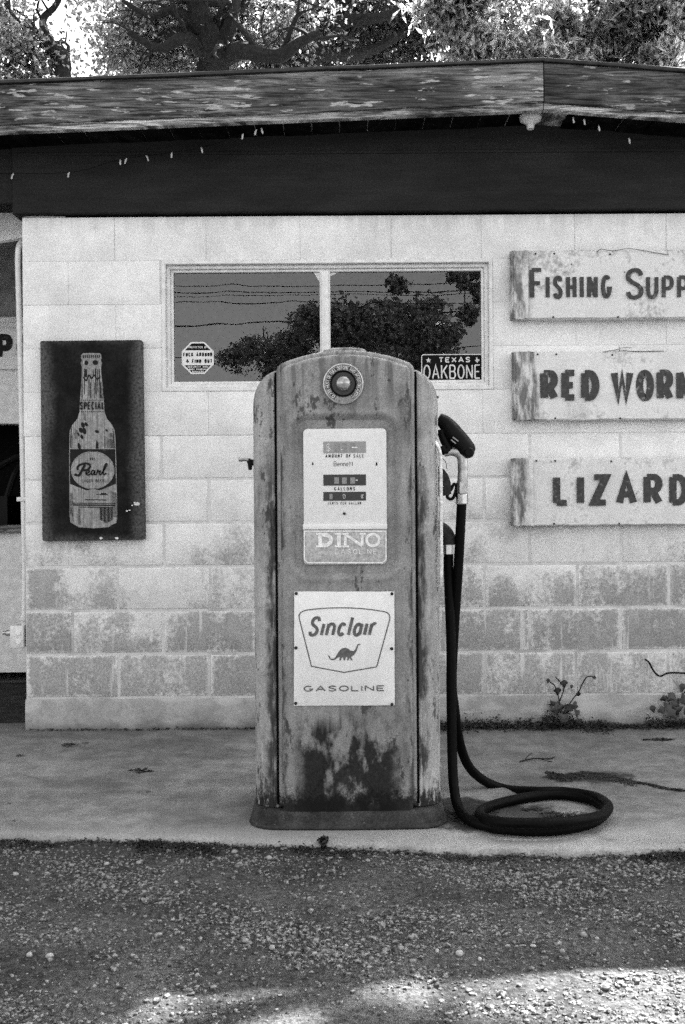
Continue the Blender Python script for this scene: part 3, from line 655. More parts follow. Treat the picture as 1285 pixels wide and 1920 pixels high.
# bottle sign
SY = 4.778
bs = empty('bottle_sign', (PX(172, 1014, SY)[0], WY, PX(172, 1014, SY)[1]), 'dark weathered metal sign printed with a tall beer bottle, left of the window', 'sign')
q = [PX(a, b, SY) for a, b in ((79, 1015), (271, 1012), (266, 637), (75, 639))]
bm = B(); pr = []
for i in range(4):
    a, b, c = Vector(q[i-1]), Vector(q[i]), Vector(q[(i+1) % 4]); u = (a-b).normalized()*.008; v = (c-b).normalized()*.008
    pr += [tuple(b+u), tuple(b+u*.3+v*.3), tuple(b+v)]
prism(bm, pr, SY, WY-.004, .004); obj('panel', bm, 'dark_enamel', bs)
def Q(x, y, Y=SY): return PX(x, y, Y)                         # photo pixels of the sign
def zoomq(u, v): return Q(u*320/1285, 600+v*460/1847)
def poly(pts): return [zoomq(*p) for p in pts]
half = [(0, 248), (62, 250), (76, 262), (78, 288), (72, 300), (80, 325), (72, 360), (74, 400), (82, 520), (90, 600), (94, 690), (110, 740), (150, 790), (168, 830), (173, 880), (178, 1100), (180, 1480), (172, 1525), (110, 1560), (0, 1568)]
cxn = lambda v: 688+(v-248)*.013
outl = [(cxn(v)+u, v) for u, v in half]+[(cxn(v)-u, v) for u, v in half[::-1][1:-1]]
def inq(outl, d): return inset(poly(outl), d)
decal('bottle_outline', 'halftone', bs, lambda bm: flat(bm, poly(outl), SY-.001))
def dk(bm):
    Y = SY-.002
    c = lambda u, v: zoomq(cxn(v)+u, v)
    def strip(u0, v0, u1, v1, t): ribbon(bm, [c(u0, v0), c(u1, v1)], t, Y, lambda a, b: (a, b))
    for k in range(9): strip(-62+k*15.5, 262, -58+k*14.5, 286, .0045)           # crown cork ridges
    flat(bm, [c(a*15-38, 322+b*18) for a, b in ell(0, 0, 1, 1, 12)], Y); flat(bm, [c(a*22+30, 320+b*18) for a, b in ell(0, 0, 1, 1, 12)], Y)
    for u, v0, v1, t in ((-52, 365, 560, .0035), (-40, 370, 430, .009), (30, 365, 560, .005), (44, 370, 540, .003), (12, 370, 430, .003), (-20, 450, 570, .002), (58, 365, 590, .004), (-8, 470, 590, .003), (20, 470, 590, .002), (66, 470, 590, .0025)): strip(u, v0, u*1.08, v1, t)
    ribbon(bm, [c(*p) for p in c2([(-62, 430), (-40, 455), (-20, 415), (0, 440), (20, 415), (40, 445), (66, 425)])], .006, Y-.0003, lambda a, b: (a, b))
    for v in (603, 690): 
        for k in range(12): strip(-82+k*14.5, v, -74+k*14.5, v, .0035)
    # shoulder reflections
    for (u, v, rx, ry) in ((-70, 790, 14, 22), (-45, 785, 12, 16), (-85, 830, 16, 20), (-60, 835, 16, 26), (-78, 880, 12, 18), (-105, 860, 8, 14), (36, 840, 16, 12), (-100, 950, 12, 26), (108, 830, 10, 10)):
        flat(bm, [c(u+a*rx+b*5, v+b*ry) for a, b in ell(0, 0, 1, 1, 9)], Y-random.uniform(0, .0004))
    flat(bm, [c(24, 968), c(46, 968), c(44, 930), (c(30, 900))], Y)
    for k in range(7): strip(90+k*10, 870+k*6, 92+k*10, 965, .0017)
    strip(-158, 815, -166, 960, .003); strip(156, 815, 164, 965, .0035)
    for v, a, b, t in ((1312, 25, 110, .0035), (1306, 60, 100, .006), (1352, -60, 100, .004), (1378, -160, 170, .0035), (1392, -150, 165, .006), (1408, -110, 150, .0035)): strip(a, v, b, v+3, t)
    for k in range(13): strip(52+k*7.5, 1412, 52+k*7.5, 1530-abs(k-6)*4, .0028+.0012*math.sin(k*1.7))
    for u in (-110, -104, -100, -160): strip(u, 1420, u, 1540, .0014)
    for u, v in ((-230, 480-180),)*0: pass
tag(decal('dark_print_detail', 'dark_print', bs, dk), kind='stuff')
def shading(bm):
    c = lambda u, v: zoomq(cxn(v)+u, v)
    for u0, u1, v0, v1 in ((-166, -148, 860, 968), (132, 166, 850, 968), (-174, -150, 1300, 1480), (138, 176, 1290, 1490), (-80, -66, 470, 590), (62, 84, 460, 592), (-60, -46, 700, 760), (-130, -112, 820, 900)):
        flat(bm, [c(u0, v0), c(u1, v0+8), c(u1*1.02, v1), c(u0*1.02, v1-10)], SY-.0015)
tag(decal('bottle_shading', 'print_mid', bs, shading), kind='stuff')
def label_half(side):
    c = lambda u, v: zoomq(cxn(v)+u, v)
    pts = [(side*170, 972), (side*.0, 972)]+[(side*161*math.sin(R(a)), 1130-140*math.cos(R(a))) for a in range(0, 181, 10)]+[(side*50, 1282), (side*100, 1262), (side*140, 1246), (side*173, 1232)]
    return lambda bm: flat(bm, [c(*p) for p in pts], SY-.0022)
for sd in (-1, 1): decal('dark_label_half', 'dark_print', bs, label_half(sd))
def pearl(bm):
    Y = SY-.0030; f = lambda a, b: zoomq(a, b)
    st = [[(642, 1088), (626, 1115), (612, 1145), (598, 1166), (578, 1168), (562, 1160)], [(588, 1128), (584, 1108), (604, 1090), (640, 1080), (672, 1086), (680, 1104), (662, 1126), (628, 1132)],
          [(644, 1154), (664, 1150), (674, 1138), (664, 1130), (650, 1144), (652, 1162), (668, 1166), (684, 1156)], [(712, 1137), (700, 1132), (689, 1146), (692, 1163), (704, 1160), (716, 1138), (711, 1158), (721, 1165), (731, 1154)],
          [(731, 1154), (738, 1130), (743, 1141), (756, 1136), (750, 1155), (756, 1165), (768, 1154)], [(768, 1154), (792, 1116), (806, 1088), (797, 1084), (785, 1112), (778, 1150), (786, 1165), (802, 1152)]]
    for s, t in zip(st, (.011, .009, .006, .006, .006, .007)):
        ribbon(bm, [f(*p) for p in c2(s)], t, Y, lambda a, b: (a, b)); Y -= .0001
    f2 = lambda a, b: (a, b)
    ribbon(bm, [f(816, 1160), f(824, 1160)], .004, Y, f2)
    x0_, z0_ = f(618, 1222); x1_, _ = f(785, 1222); _, z1_ = f(618, 1200)
    text(bm, 'LAGER BEER', x0_, x1_, z0_, z1_-z0_, .0014, Y-.0001, .2)
    for k in range(3): ribbon(bm, [f(682+k*14, 1035), f(685+k*13, 1055)], .0035, Y, f2)
    x0_, z0_ = f(603, 675); x1_, _ = f(788, 675); _, z1_ = f(603, 615)
    text(bm, 'SPECIAL', x0_, x1_, z0_, z1_-z0_, .0058, SY-.0035, .10)
    for k in range(14):
        for u in (472, 903):
            if (k % 4) != 1 or u < 500: 
                c_ = f(u+k*.9, 310+k*85.5 if u < 500 else 480+k*84); 
                if c_[1] > q[0][1]+.02: flat(bm, ell(c_[0], c_[1], .0032, .0032, 8), SY-.0008)
decal('bottle_lettering', 'dark_print', bs, pearl)
decal('bottle_line_work', 'halftone', bs, lambda bm: [ribbon(bm, [zoomq(cxn(v)+sd*161*math.sin(R(a)), v) for a, v in [(t, 1130-140*math.cos(R(t))) for t in range(10, 171, 10)]], .003, SY-.0026, lambda a, b: (a, b)) for sd in (-1, 1)])
decal('enamel_chip', 'white_print', bs, lambda bm: [flat(bm, [zoomq(u+a*r*1.5, v+b*r) for a, b in [(x_*random.uniform(.6, 1.2), y_*random.uniform(.6, 1.2)) for x_, y_ in ell(0, 0, 1, 1, 9)]], SY-.0006) for u, v, r in ((1032, 1385, 15), (1015, 1375, 8), (955, 1437, 7), (975, 1432, 5), (908, 815, 3), (995, 1395, 5), (880, 1642, 12), (760, 1642, 10))])

# porch sign
p0, p1 = P(0, 616, PY-.03), P(44, 690, PY-.03)
ps = empty('porch_sign', (-2.6, PY, p1.z), 'pale sign with black capitals on the porch wall behind the conduit', 'sign')
bm = B(); lo = []
for k in range(25):
    x = -4.0+(X0-.01+4.0)*k/24; lo.append([(x, PY-.03, p0.z), (x, PY-.03, p1.z+random.uniform(-.006, .004)), (x, PY-.001, p1.z), (x, PY-.001, p0.z)])
rings(bm, lo, True, True, True); obj('board', bm, 'sign_white', ps, smooth=0)
bm = B(); x0_, zl = PX(-7, 675, PY-.032); zh = PX(0, 626, PY-.032)[1]; text(bm, 'P', x0_, PX(24, 660, PY-.032)[0], zl, zh-zl, .036, PY-.034); text(bm, 'O', PX(31, 660, PY-.032)[0], PX(66, 660, PY-.032)[0], zl, zh-zl, .036, PY-.034); obj('lettering', bm, 'dark_print', ps, smooth=0)

# stickers on the glass
SG = GY-.004
oc = P(371, 671, SG); r8 = 31/F*SG*1.0
st = empty('octagon_sticker', (oc.x, SG, oc.z-r8), 'small octagonal black and white warning sticker in the lower left pane corner', 'sticker')
octp = lambda r: [(oc.x+r*math.cos(R(22.5+45*k)), oc.z+r*math.sin(R(22.5+45*k))) for k in range(8)]
bm = B(); prism(bm, octp(r8*1.05), SG, SG+.002); obj('backing', bm, 'enamel_white', st, smooth=0)
decal('dark_field', 'plate_dark', st, lambda bm: (flat(bm, [p for p in octp(r8*.95)], SG-.0005)))
decal('white_band', 'enamel_white', st, lambda bm: flat(bm, [(oc.x-r8*.93, oc.z+r8*.34), (oc.x-r8*.93, oc.z-r8*.30), (oc.x-r8*.8, oc.z-r8*.44), (oc.x+r8*.8, oc.z-r8*.44), (oc.x+r8*.93, oc.z-r8*.30), (oc.x+r8*.93, oc.z+r8*.34), (oc.x+r8*.86, oc.z+r8*.46), (oc.x-r8*.86, oc.z+r8*.46)], SG-.001))
def tx(bm, s, u0, u1, v, h, t, y, **k): text(bm, s, oc.x+u0*r8, oc.x+u1*r8, oc.z+v*r8, h*r8, t*r8, y, **k)
decal('band_lettering', 'plate_dark', st, lambda bm: (tx(bm, 'FUCK AROUND', -.88, .88, .08, .25, .06, SG-.0015), tx(bm, 'FIND OUT', -.35, .88, -.32, .25, .06, SG-.0015), tx(bm, '&', -.72, -.52, -.28, .2, .05, SG-.0015)))
decal('small_lettering', 'white_print', st, lambda bm: (tx(bm, 'PROTECTED BY', -.6, .6, .58, .13, .03, SG-.0015), tx(bm, 'SECURITY AND', -.62, .62, -.60, .11, .03, SG-.0015), tx(bm, 'BODY REMOVAL', -.55, .55, -.74, .10, .03, SG-.0015), tx(bm, 'SERVICES', -.35, .35, -.87, .09, .03, SG-.0015)))
pl0, pl1 = P(790, 718, SG), P(908, 663, SG)
pt = empty('license_plate', ((pl0.x+pl1.x)/2, SG, pl0.z), 'black license plate with white capitals propped in the lower right pane corner', 'plate')
bm = B(); prism(bm, rrect(pl0.x, pl1.x, pl0.z, pl1.z, .012), SG-.001, SG+.002, .001); obj('plate', bm, 'plate_dark', pt)
def plp(bm):
    o = rrect(pl0.x+.003, pl1.x-.003, pl0.z+.003, pl1.z-.003, .010); ribbon(bm, o+[o[0]], .004, SG-.0018, lambda a, b: (a, b))
    W, H = pl1.x-pl0.x, pl1.z-pl0.z; u = lambda a: pl0.x+a*W; v = lambda b: pl0.z+b*H
    text(bm, 'TEXAS', u(.28), u(.78), v(.70), .19*H, .0052, SG-.0022, .3)
    text(bm, 'OAKBONE', u(.035), u(.94), v(.13), .5*H, .0062, SG-.0022, .10)
    text(bm, 'THE LONE STAR STATE', u(.2), u(.8), v(.055), .045*H, .0008, SG-.0022, .3)
    cx_, cz_ = u(.12), v(.78); flat(bm, [(cx_+rr*math.cos(R(90+36*k)), cz_+rr*math.sin(R(90+36*k))) for k in range(10) for rr in [(.0135 if k % 2 == 0 else .0055)]], SG-.002)
    sx_, sz_ = u(.885), v(.78); flat(bm, [(sx_+a*.012, sz_+b*.012) for a, b in ((-.3, 1), (.15, 1), (.15, .45), (.9, .25), (1, -.3), (.35, -.6), (.2, -1.1), (-.15, -.8), (-.45, -.4), (-.9, 0), (-.3, 0))], SG-.002)
decal('plate_lettering', 'white_print', pt, plp)

# eave lamp socket, string lights
ls = P(995, 226, FY+.12); zs_ = ztop(ls.x)+ZS
e = empty('lamp_socket', (ls.x, FY+.12, zs_-.07), 'white porcelain lamp socket without a bulb under the gable peak', 'lamp socket')
bm = B(); lathe(bm, [(.046, -.001), (.049, -.012), (.044, -.026), (.026, -.036), (.022, -.040)], (ls.x, FY+.12, zs_), 'Z', 20); obj('socket_base', bm, 'porcelain', e)
bm = B(); lathe(bm, [(.017, -.036), (.0165, -.058), (.0155, -.060), (.012, -.058), (.012, -.045)], (ls.x, FY+.12, zs_), 'Z', 16); obj('socket_collar', bm, 'porcelain', e)
e = empty('string_lights', (P(300, 260, 4.65).x, 4.65, 2.5), 'thin string of tiny clear bulbs drooping under the left eave', 'string lights')
cord = [(P(600, 226, FY+.09)), P(540, 226, FY+.06), P(490, 240, FY+.07), P(440, 256, FY+.1), P(395, 272, FY+.16), P(340, 283, FY+.2), P(285, 290, FY+.22), P(215, 301, FY+.22), P(160, 318, FY+.23), P(95, 325, FY+.23), P(0, 325, FY+.23)]
cord = catmull(cord, 6)
bm = B(); tube(bm, cord, .0011, 4); obj('cord', bm, 'black_plastic', e)
for k in sorted(random.sample(range(2, len(cord)-1), len(cord)//6)):
    p = cord[k]; bm = B(); dx_ = random.uniform(-.006, .006)
    tube(bm, [p, p+Vector((dx_, 0, -.008)), p+Vector((dx_*1.6, 0, -.022)), p+Vector((dx_*1.7, 0, -.025))], [.0025, .0042, .0038, .001], 6); obj('bulb', bm, 'bulb', e)
e = empty('string_lights', (P(1130, 240, 4.65).x, 4.65, 2.6), 'short string of tiny bulbs under the eave right of the gable peak', 'string lights')
cord = catmull([P(1060, 218, FY+.08), P(1105, 226, FY+.08), P(1150, 250, FY+.14), P(1200, 262, FY+.16), P(1250, 262, FY+.16), P(1320, 285, FY+.18)], 5)
bm = B(); tube(bm, cord, .0011, 4); obj('cord', bm, 'black_plastic', e)
for k in sorted(random.sample(range(2, len(cord)-1), len(cord)//6)):
    p = cord[k]; bm = B(); tube(bm, [p, p+Vector((.002, 0, -.008)), p+Vector((.004, 0, -.022)), p+Vector((.004, 0, -.025))], [.0025, .0042, .0038, .001], 6); obj('bulb', bm, 'bulb', e)

# conduit and electrical box at the corner
CY = 4.86
e = empty('electrical_conduit', (P(46, 1172, CY).x, CY, P(46, 1172, CY).z), 'thin white conduit pipe running down the left corner of the wall', 'conduit')
bm = B(); tube(bm, catmull([P(43, 452, CY+.12), P(38, 456, CY+.04), P(34, 468, CY), P(33, 490, CY)], 5)+[P(37, 640, CY), P(41, 800, CY), P(44, 935, CY), P(46, 1060, CY), P(45.5, 1172, CY)], .0125, 12); obj('pipe', bm, 'conduit_paint', e)
c_ = P(44, 936, CY); bm = B(); box(bm, c_.x-.028, c_.x+.016, CY-.016, CY+.01, c_.z-.010, c_.z+.010, .004); obj('pipe_strap', bm, 'conduit_paint', e)
c_ = P(45.5, 1160, CY); bm = B(); lathe(bm, [(.016, -.012), (.019, -.008), (.019, .012), (.015, .016)], (c_.x, CY, c_.z), 'Z', 12); obj('pipe_coupling', bm, 'conduit_paint', e)
a_, b_ = P(22, 1214, CY), P(48, 1172, CY)
e = empty('electrical_box', ((a_.x+b_.x)/2, CY, a_.z), 'small white outdoor electrical box at the bottom of the conduit', 'electrical box')
bm = B(); box(bm, a_.x, b_.x, CY-.03, CY+.03, a_.z, b_.z, .005); obj('housing', bm, 'conduit_paint', e)
for zz in (.3, .7):
    bm = B(); c_ = ((a_.x+b_.x)/2+.008, CY-.030, a_.z+(b_.z-a_.z)*zz); lathe(bm, [(.0, -.003), (.011, -.003), (.013, 0), (.013, .002)], c_, 'Y', 16); obj('knockout', bm, 'white_frame', e)
bm = B(); c_ = (a_.x, CY, a_.z+(b_.z-a_.z)*.65); lathe(bm, [(.012, .002), (.014, -.004), (.014, -.02), (.009, -.026), (.008, -.04), (0, -.041)], c_, 'X', 12); obj('side_fitting', bm, 'dull_metal', e)

# ------------------------------------------------------------------ gas pump (built round its own base)
PXC = (647-642.5)/F*3.41+.004
PC = Vector((PXC, 3.41+.214, 0))
pump = empty('gas_pump', PC, 'tall rusty vintage gas pump with arched top and white dial on the slab', 'gas pump')
S = F/3.41
def U(px, py): v = P(px, py, 3.41); return v.x-PXC, v.z          # pump local x,z on the door plane
def pobj(name, bm, mat, par=pump, smooth=38): return obj(name, bm, mat, par, False, smooth)
HW, ZA, ZP = .2225, 1.482, 1.530           # half width, spring and crown of the arch
def arch_z(x, hw=HW, za=ZA, zp=ZP):
    # flat arc
    rise = zp-za; r = (hw*hw+rise*rise)/(2*rise); return zp-r+math.sqrt(max(0, r*r-x*x))
def body_outline(hw, z0, d=0, n=28):
    o = [(-hw, z0)]; rc = .018
    pts = [(-hw+2*hw*k/n, arch_z(-hw+2*hw*k/n, HW)-d) for k in range(n+1)]
    pts[0] = (-hw, pts[0][1]-rc); pts.insert(1, (-hw+.004, pts[1][1]-.012)); pts[-1] = (hw, pts[-1][1]-rc); pts.insert(-1, (hw-.004, pts[-2][1]-.012))
    return [(-hw, z0)]+pts+[(hw, z0)]
bm = B(); prism(bm, body_outline(HW, .06), -.205, .205, .016, 4); pobj('centre_housing', bm, 'pump_paint')
# door: pressed sheet with the dial recess
dx0, dz1 = U(566, 799); dx1, dz0 = U(729, 1061); dcx, dcz, dhx, dhz = (dx0+dx1)/2, (dz0+dz1)/2, (dx1-dx0)/2, (dz1-dz0)/2
DHW = .208
def sdf(x, z, hx, hz, r):
    a, b = abs(x-dcx)-hx+r, abs(z-dcz)-hz+r
    return math.hypot(max(a, 0), max(b, 0))+min(max(a, b), 0)-r
def sst(a, b, x):
    t = max(0, min(1, (x-a)/(b-a))); return t*t*(3-2*t)
def door_y(x, z, e):
    y = -.217-.006*(1-(x/DHW)**2)
    d = sdf(x, z, dhx, dhz, .025); y += .028*(1-sst(.006, .038, d))
    y -= .0035*math.exp(-((d-.042)/.008)**2)
    d2 = max(0, min(1, e/.014)); y += .012*(1-math.sqrt(max(0, 1-(1-d2)**2)))
    y += .0012*fnoise(x*4, z*4, 1.3, 2)+.0022*fnoise(x*2.2, z*1.5, 1.1, 6)
    return y
bm = B(); NXD, NZD = 84, 250; grid = []
zb0 = .055
for j in range(NZD+1):
    rowv = []
    for i in range(NXD+1):
        u = i/NXD; u = .5-.5*math.cos(math.pi*u)*.25-.5*(1-2*u)*.75 if 1 else u
        x = -DHW+2*DHW*u; ztop_ = arch_z(x, HW)-.016-.012*max(0, (abs(x)/DHW-.93)/.07)**2; z = zb0+(ztop_-zb0)*j/NZD
        e_ = min(DHW-abs(x), ztop_-z); rowv.append(bm.verts.new((x, door_y(x, z, e_), z)))
    grid.append(rowv)
for j in range(NZD):
    for i in range(NXD): bm.faces.new((grid[j][i], grid[j][i+1], grid[j+1][i+1], grid[j+1][i]))
door = pobj('front_door', bm, 'pump_paint', smooth=60)
# corner columns
def column(sgn):
    bm = B(); lo = []
    XI, XO = .214, .304
    zs = [(.06, 1), (.10, 1), (.3, 1), (.6, 1), (.9, 1), (1.2, 1), (1.36, 1)]+[(1.36+.108*math.sin(R(a)), math.cos(R(a))) for a in range(10, 91, 10)]
    for z, k in zs:
        wd = (XO-XI-.02)*k+.02*max(k, .25); xo = XI+wd; yb = .19*(1-.06*(1-k)); r = min(wd*.85, .08)
        pr = [(XI, -yb)]+[(xo-r+r*math.sin(R(a)), -yb+r-r*math.cos(R(a))) for a in range(0, 91, 15)]+[(xo-r+r*math.cos(R(a)), yb-r+r*math.sin(R(a))) for a in range(0, 91, 15)]+[(XI, yb)]
        lo.append([(sgn*x, y, z) for x, y in pr])
    rings(bm, lo, True, False, True)
    return pobj('corner_column', bm, 'pump_column_paint', smooth=45)
colL, colR = column(-1), column(1)
for sgn in (-1, 1):                         # bead along the join
    bm = B(); tube(bm, [(sgn*.2345, -.190, .07), (sgn*.2345, -.190, 1.40), (sgn*.2345, -.186, 1.445)], .0055, 8); pobj('column_bead', bm, 'pump_column_paint')
    bm = B(); box(bm, min(sgn*.2225, sgn*.2285), max(sgn*.2225, sgn*.2285), -.1925, -.18, .07, 1.46); pobj('join_gap', bm, 'black_gap', smooth=0)
# plinth
def plan(hx, hy, r, bow, n=8):
    o = rrect(-hx, hx, -hy, hy, r, n); res = []
    for (x0_, y0_), (x1_, y1_) in zip(o, o[1:]+o[:1]):
        k = 10 if math.hypot(x1_-x0_, y1_-y0_) > .1 else 1
        for t in range(k):
            x, y = x0_+(x1_-x0_)*t/k, y0_+(y1_-y0_)*t/k; res.append((x, y*(1+bow*(1-(x/hx)**2))))
    return res
bm = B(); lo = []
for hx, hy, z in ((.320, .226, 0), (.323, .229, .004), (.321, .227, .009), (.316, .222, .014), (.313, .219, .032), (.311, .217, .046), (.308, .214, .052), (.301, .208, .056), (.28, .18, .058)):
    lo.append([(x, y, z) for x, y in plan(hx, hy, .085, .06)])
rings(bm, lo, True, True, True); pobj('plinth', bm, 'base_iron')
# cap ring on top
cx_, cz_ = U(647, 646)
bm = B(); lathe(bm, [(.085, -.012), (.085, .006), (.074, .008), (.073, .024), (.069, .027), (.060, .027), (.058, .018), (0, .018)], (cx_, .0, 1.528), 'Z', 40); pobj('top_ring', bm, 'pump_column_paint')
bx_, bz_ = U(600, 655); bm = B(); lathe(bm, [(.005, 0), (.0065, -.004), (.0065, -.014), (0, -.016)], (-.078, -.01, 1.541), 'X', 8); pobj('top_bolt', bm, 'dull_metal')
# sight glass
gx_, gz_ = U(644, 720); yd = door_y(gx_, gz_, 1)
bm = B(); lathe(bm, [(.0665, .004), (.0665, -.004), (.064, -.009), (.0605, -.010), (.059, -.007), (.058, -.005)], (gx_, yd, gz_), 'Y', 48); sg = pobj('sight_glass_ring', bm, 'dull_metal')
bm = B(); lathe(bm, [(.059, -.005), (.042, -.006)], (gx_, yd, gz_), 'Y', 48); pobj('sight_glass_text_band', bm, 'dial_dark', sg)
bm = B(); lathe(bm, [(.044, -.005), (.043, -.012), (.040, -.013), (.038, -.011), (.034, .006), (0, .008)], (gx_, yd, gz_), 'Y', 40); pobj('sight_glass_well', bm, 'black_plastic', sg)
bm = B(); lathe(bm, [(.0255, .004), (.0255, -.006), (.024, -.014), (.019, -.021), (.011, -.025), (0, -.0265)], (gx_, yd, gz_), 'Y', 32); pobj('sight_glass_dome', bm, 'brass_glass', sg)
bm = B()
def ringmap(a, b):                        # a: degrees clockwise from the lower left, b: radius
    t = R(235-a); return gx_+b*math.cos(t), gz_+b*math.sin(t)
s_ = 'GLASS MUST BE FULL BEFORE AND AFTER DELIVERY'
wds = [(.3 if c == ' ' else max(.28, GL[c][0])) for c in s_]; tot = sum(wds)+.2*len(s_); acc = 0
for c, wd in zip(s_, wds):
    if c != ' ':
        a0 = 290*acc/tot; a1 = 290*(acc+wd)/tot
        for stp in GL[c][1]:
            pts = [(lambda A, rr: ringmap(A, rr))(a0+(a1-a0)*u, .0465+.0085*v) for u, v in stp]
            ribbon(bm, pts, .0016, yd-.0068, lambda a, b: (a, b))
    acc += wd+.2
for rr in (.0437, .0572):
    ribbon(bm, [ringmap(290*k/40, rr) for k in range(41)], .0012, yd-.0068, lambda a, b: (a, b))
for a in (-1, 291): ribbon(bm, [ringmap(a, .0437), ringmap(a, .0572)], .0014, yd-.0068, lambda a, b: (a, b))
pobj('sight_glass_lettering', bm, 'white_print', sg, 0)
bm = B(); prism(bm, [ringmap(294+a*.5, r_) for r_ in (.0425,) for a in range(0, 121, 12)]+[ringmap(294+a*.5, .0655) for a in range(120, -1, -12)], yd-.010, yd-.004, .001); pobj('sight_glass_tab', bm, 'pump_column_paint', sg)
# dial
FYD = -.205-.0015
bm = B(); prism(bm, rrect(dcx-dhx-.006, dcx+dhx+.006, dcz-dhz-.007, dcz+dhz+.004, .026), FYD+.002, -.17); dial_b = pobj('dial_gasket', bm, 'black_gap', smooth=0)
fx0, fz1 = U(568.5, 804); fx1, fz0 = U(726, 982)
bm = B(); prism(bm, rrect(fx0, fx1, fz0, fz1, .014, 6, (1, 1, 0, 0)), FYD-.007, FYD, .002); dial = pobj('dial_plate', bm, 'dial_white')
bx0, bz1 = U(568, 982.5); bx1, bz0 = U(726.5, 992)
bm = B(); box(bm, bx0, bx1, FYD-.011, FYD, bz0, bz1, .002); pobj('dial_bar', bm, 'enamel_white')
lx0, lz1 = U(569, 993.5); lx1, lz0 = U(726, 1058)
bm = B(); prism(bm, rrect(lx0, lx1, lz0, lz1, .014, 6, (0, 0, 1, 1)), FYD-.008, FYD, .002); ad = pobj('ad_panel', bm, 'panel_faded')
YD = FYD-.0085
def pdecal(name, mat, par, fn): bm = B(); fn(bm); return pobj(name, bm, mat, par, 0)
def rect(bm, a, b, c, d, y): (x0_, z1_), (x1_, z0_) = U(a, b), U(c, d); flat(bm, [(x0_, z0_), (x1_, z0_), (x1_, z1_), (x0_, z1_)], y)
def ptext(bm, s, a, b, c, d, t, y, **k):
    (x0_, z1_), (x1_, z0_) = U(a, b), U(c, d); text(bm, s, x0_, x1_, z0_, z1_-z0_, t, y, **k)
pdecal('sale_window', 'dial_grey', dial, lambda bm: rect(bm, 606.5, 828, 686.5, 849, YD))
pdecal('gallons_window', 'dial_dark', dial, lambda bm: rect(bm, 606.5, 890, 686.5, 910, YD))
pdecal('price_window', 'dial_dark', dial, lambda bm: rect(bm, 606.5, 922.5, 686.5, 938.5, YD))
def digits(bm):
    pass
for a, b, c_, d in ((627, 895, 636, 907), (641.5, 895, 650.5, 907), (657, 895, 666, 907), (618, 926, 624, 936), (628, 831, 637, 847), (642, 831, 651, 847), (657, 831, 666, 847)): pdecal('digit_wheel', 'digit_grey', dial, lambda bm: rect(bm, a, b, c_, d, YD-.0006))
def wp(bm):
    ptext(bm, '$', 612, 832, 620, 846, .0016, YD-.001); ptext(bm, '0', 643, 926, 648, 935, .0012, YD-.001); ptext(bm, 'c/', 677, 926.5, 683, 935, .0013, YD-.001)
    rect(bm, 660, 838, 671, 840, YD-.001); rect(bm, 640, 842, 642, 844, YD-.001); rect(bm, 667, 899, 671, 901.5, YD-.001)
pdecal('window_lettering', 'white_print', dial, wp)
def bp(bm):
    ptext(bm, 'AMOUNT OF', 610.5, 851.5, 658, 858, .0019, YD, gap=.3)
    ptext(bm, 'GALLONS', 627, 913, 666, 919.5, .0018, YD, gap=.35); ptext(bm, 'CENTS PER GALLON', 615, 941, 677.5, 945.8, .0012, YD, gap=.35)
    ptext(bm, 'Bennett'.replace('B', 'B'), 626, 865, 663, 874, .0013, YD, gap=.12)
    rect(bm, 585.5, 867, 588, 872, YD); rect(bm, 705, 867, 708, 873, YD)
pdecal('dial_lettering', 'dark_print', dial, bp)
pdecal('dial_lettering', 'faded_print', dial, lambda bm: ptext(bm, 'SALE', 663, 851.5, 682.5, 858, .0019, YD, gap=.3))
kx, kz = U(646, 963); bm = B(); lathe(bm, [(0, -.004), (.003, -.004), (.0045, -.002), (.0045, .001)], (kx, YD, kz), 'Y', 12); pobj('dial_lock', bm, 'dark_iron', dial)
YA = FYD-.0095
def dino(bm):
    for s, a, b in (('D', 594, 625), ('I', 629, 640), ('N', 645, 682), ('O', 685, 714)):
        ptext(bm, s, a+(3 if s in 'DI' else 0), 999, b-(3 if s == 'I' else 0), 1026, .0125 if s in 'DI' else .009, YA)
    for a, b, z in ((593, 606, 999), (593, 606, 1022.5), (628, 641, 999), (628, 641, 1022.5), (642, 655, 999), (642, 655, 1022.5), (674, 686, 999)): rect(bm, a, z, b, z+3.6, YA-.0013)
pdecal('ad_lettering', 'cream_print', ad, dino)
def bord(bm):
    o = [U(a, b) for a, b in ((571, 996), (724, 996), (724, 1049), (718, 1055), (577, 1055), (571, 1049))]; ribbon(bm, o+[o[0]], .004, YA+.0005, lambda a, b: (a, b))
    ptext(bm, 'GASOLINE', 628, 1030, 707, 1039, .0016, YA+.0003, gap=.4)
pdecal('ad_border', 'cream_print', ad, bord)
# enamel sign screwed to the door
ex0, ez1 = U(552.5, 1108.5); ex1, ez0 = U(739.5, 1322); EY = -.229
es = empty('enamel_sign', (PC.x, PC.y+EY, ez0), 'white enamel gasoline sign with shield and dinosaur outline on the pump door', 'sign')
esi = lambda name, bm, mat, smooth=38, par=None: obj(name, bm, mat, par or es, False, smooth)
ox, oz = PC.x-es.location.x, -ez0
loc = lambda p: (p[0]+ox, p[1]+oz)
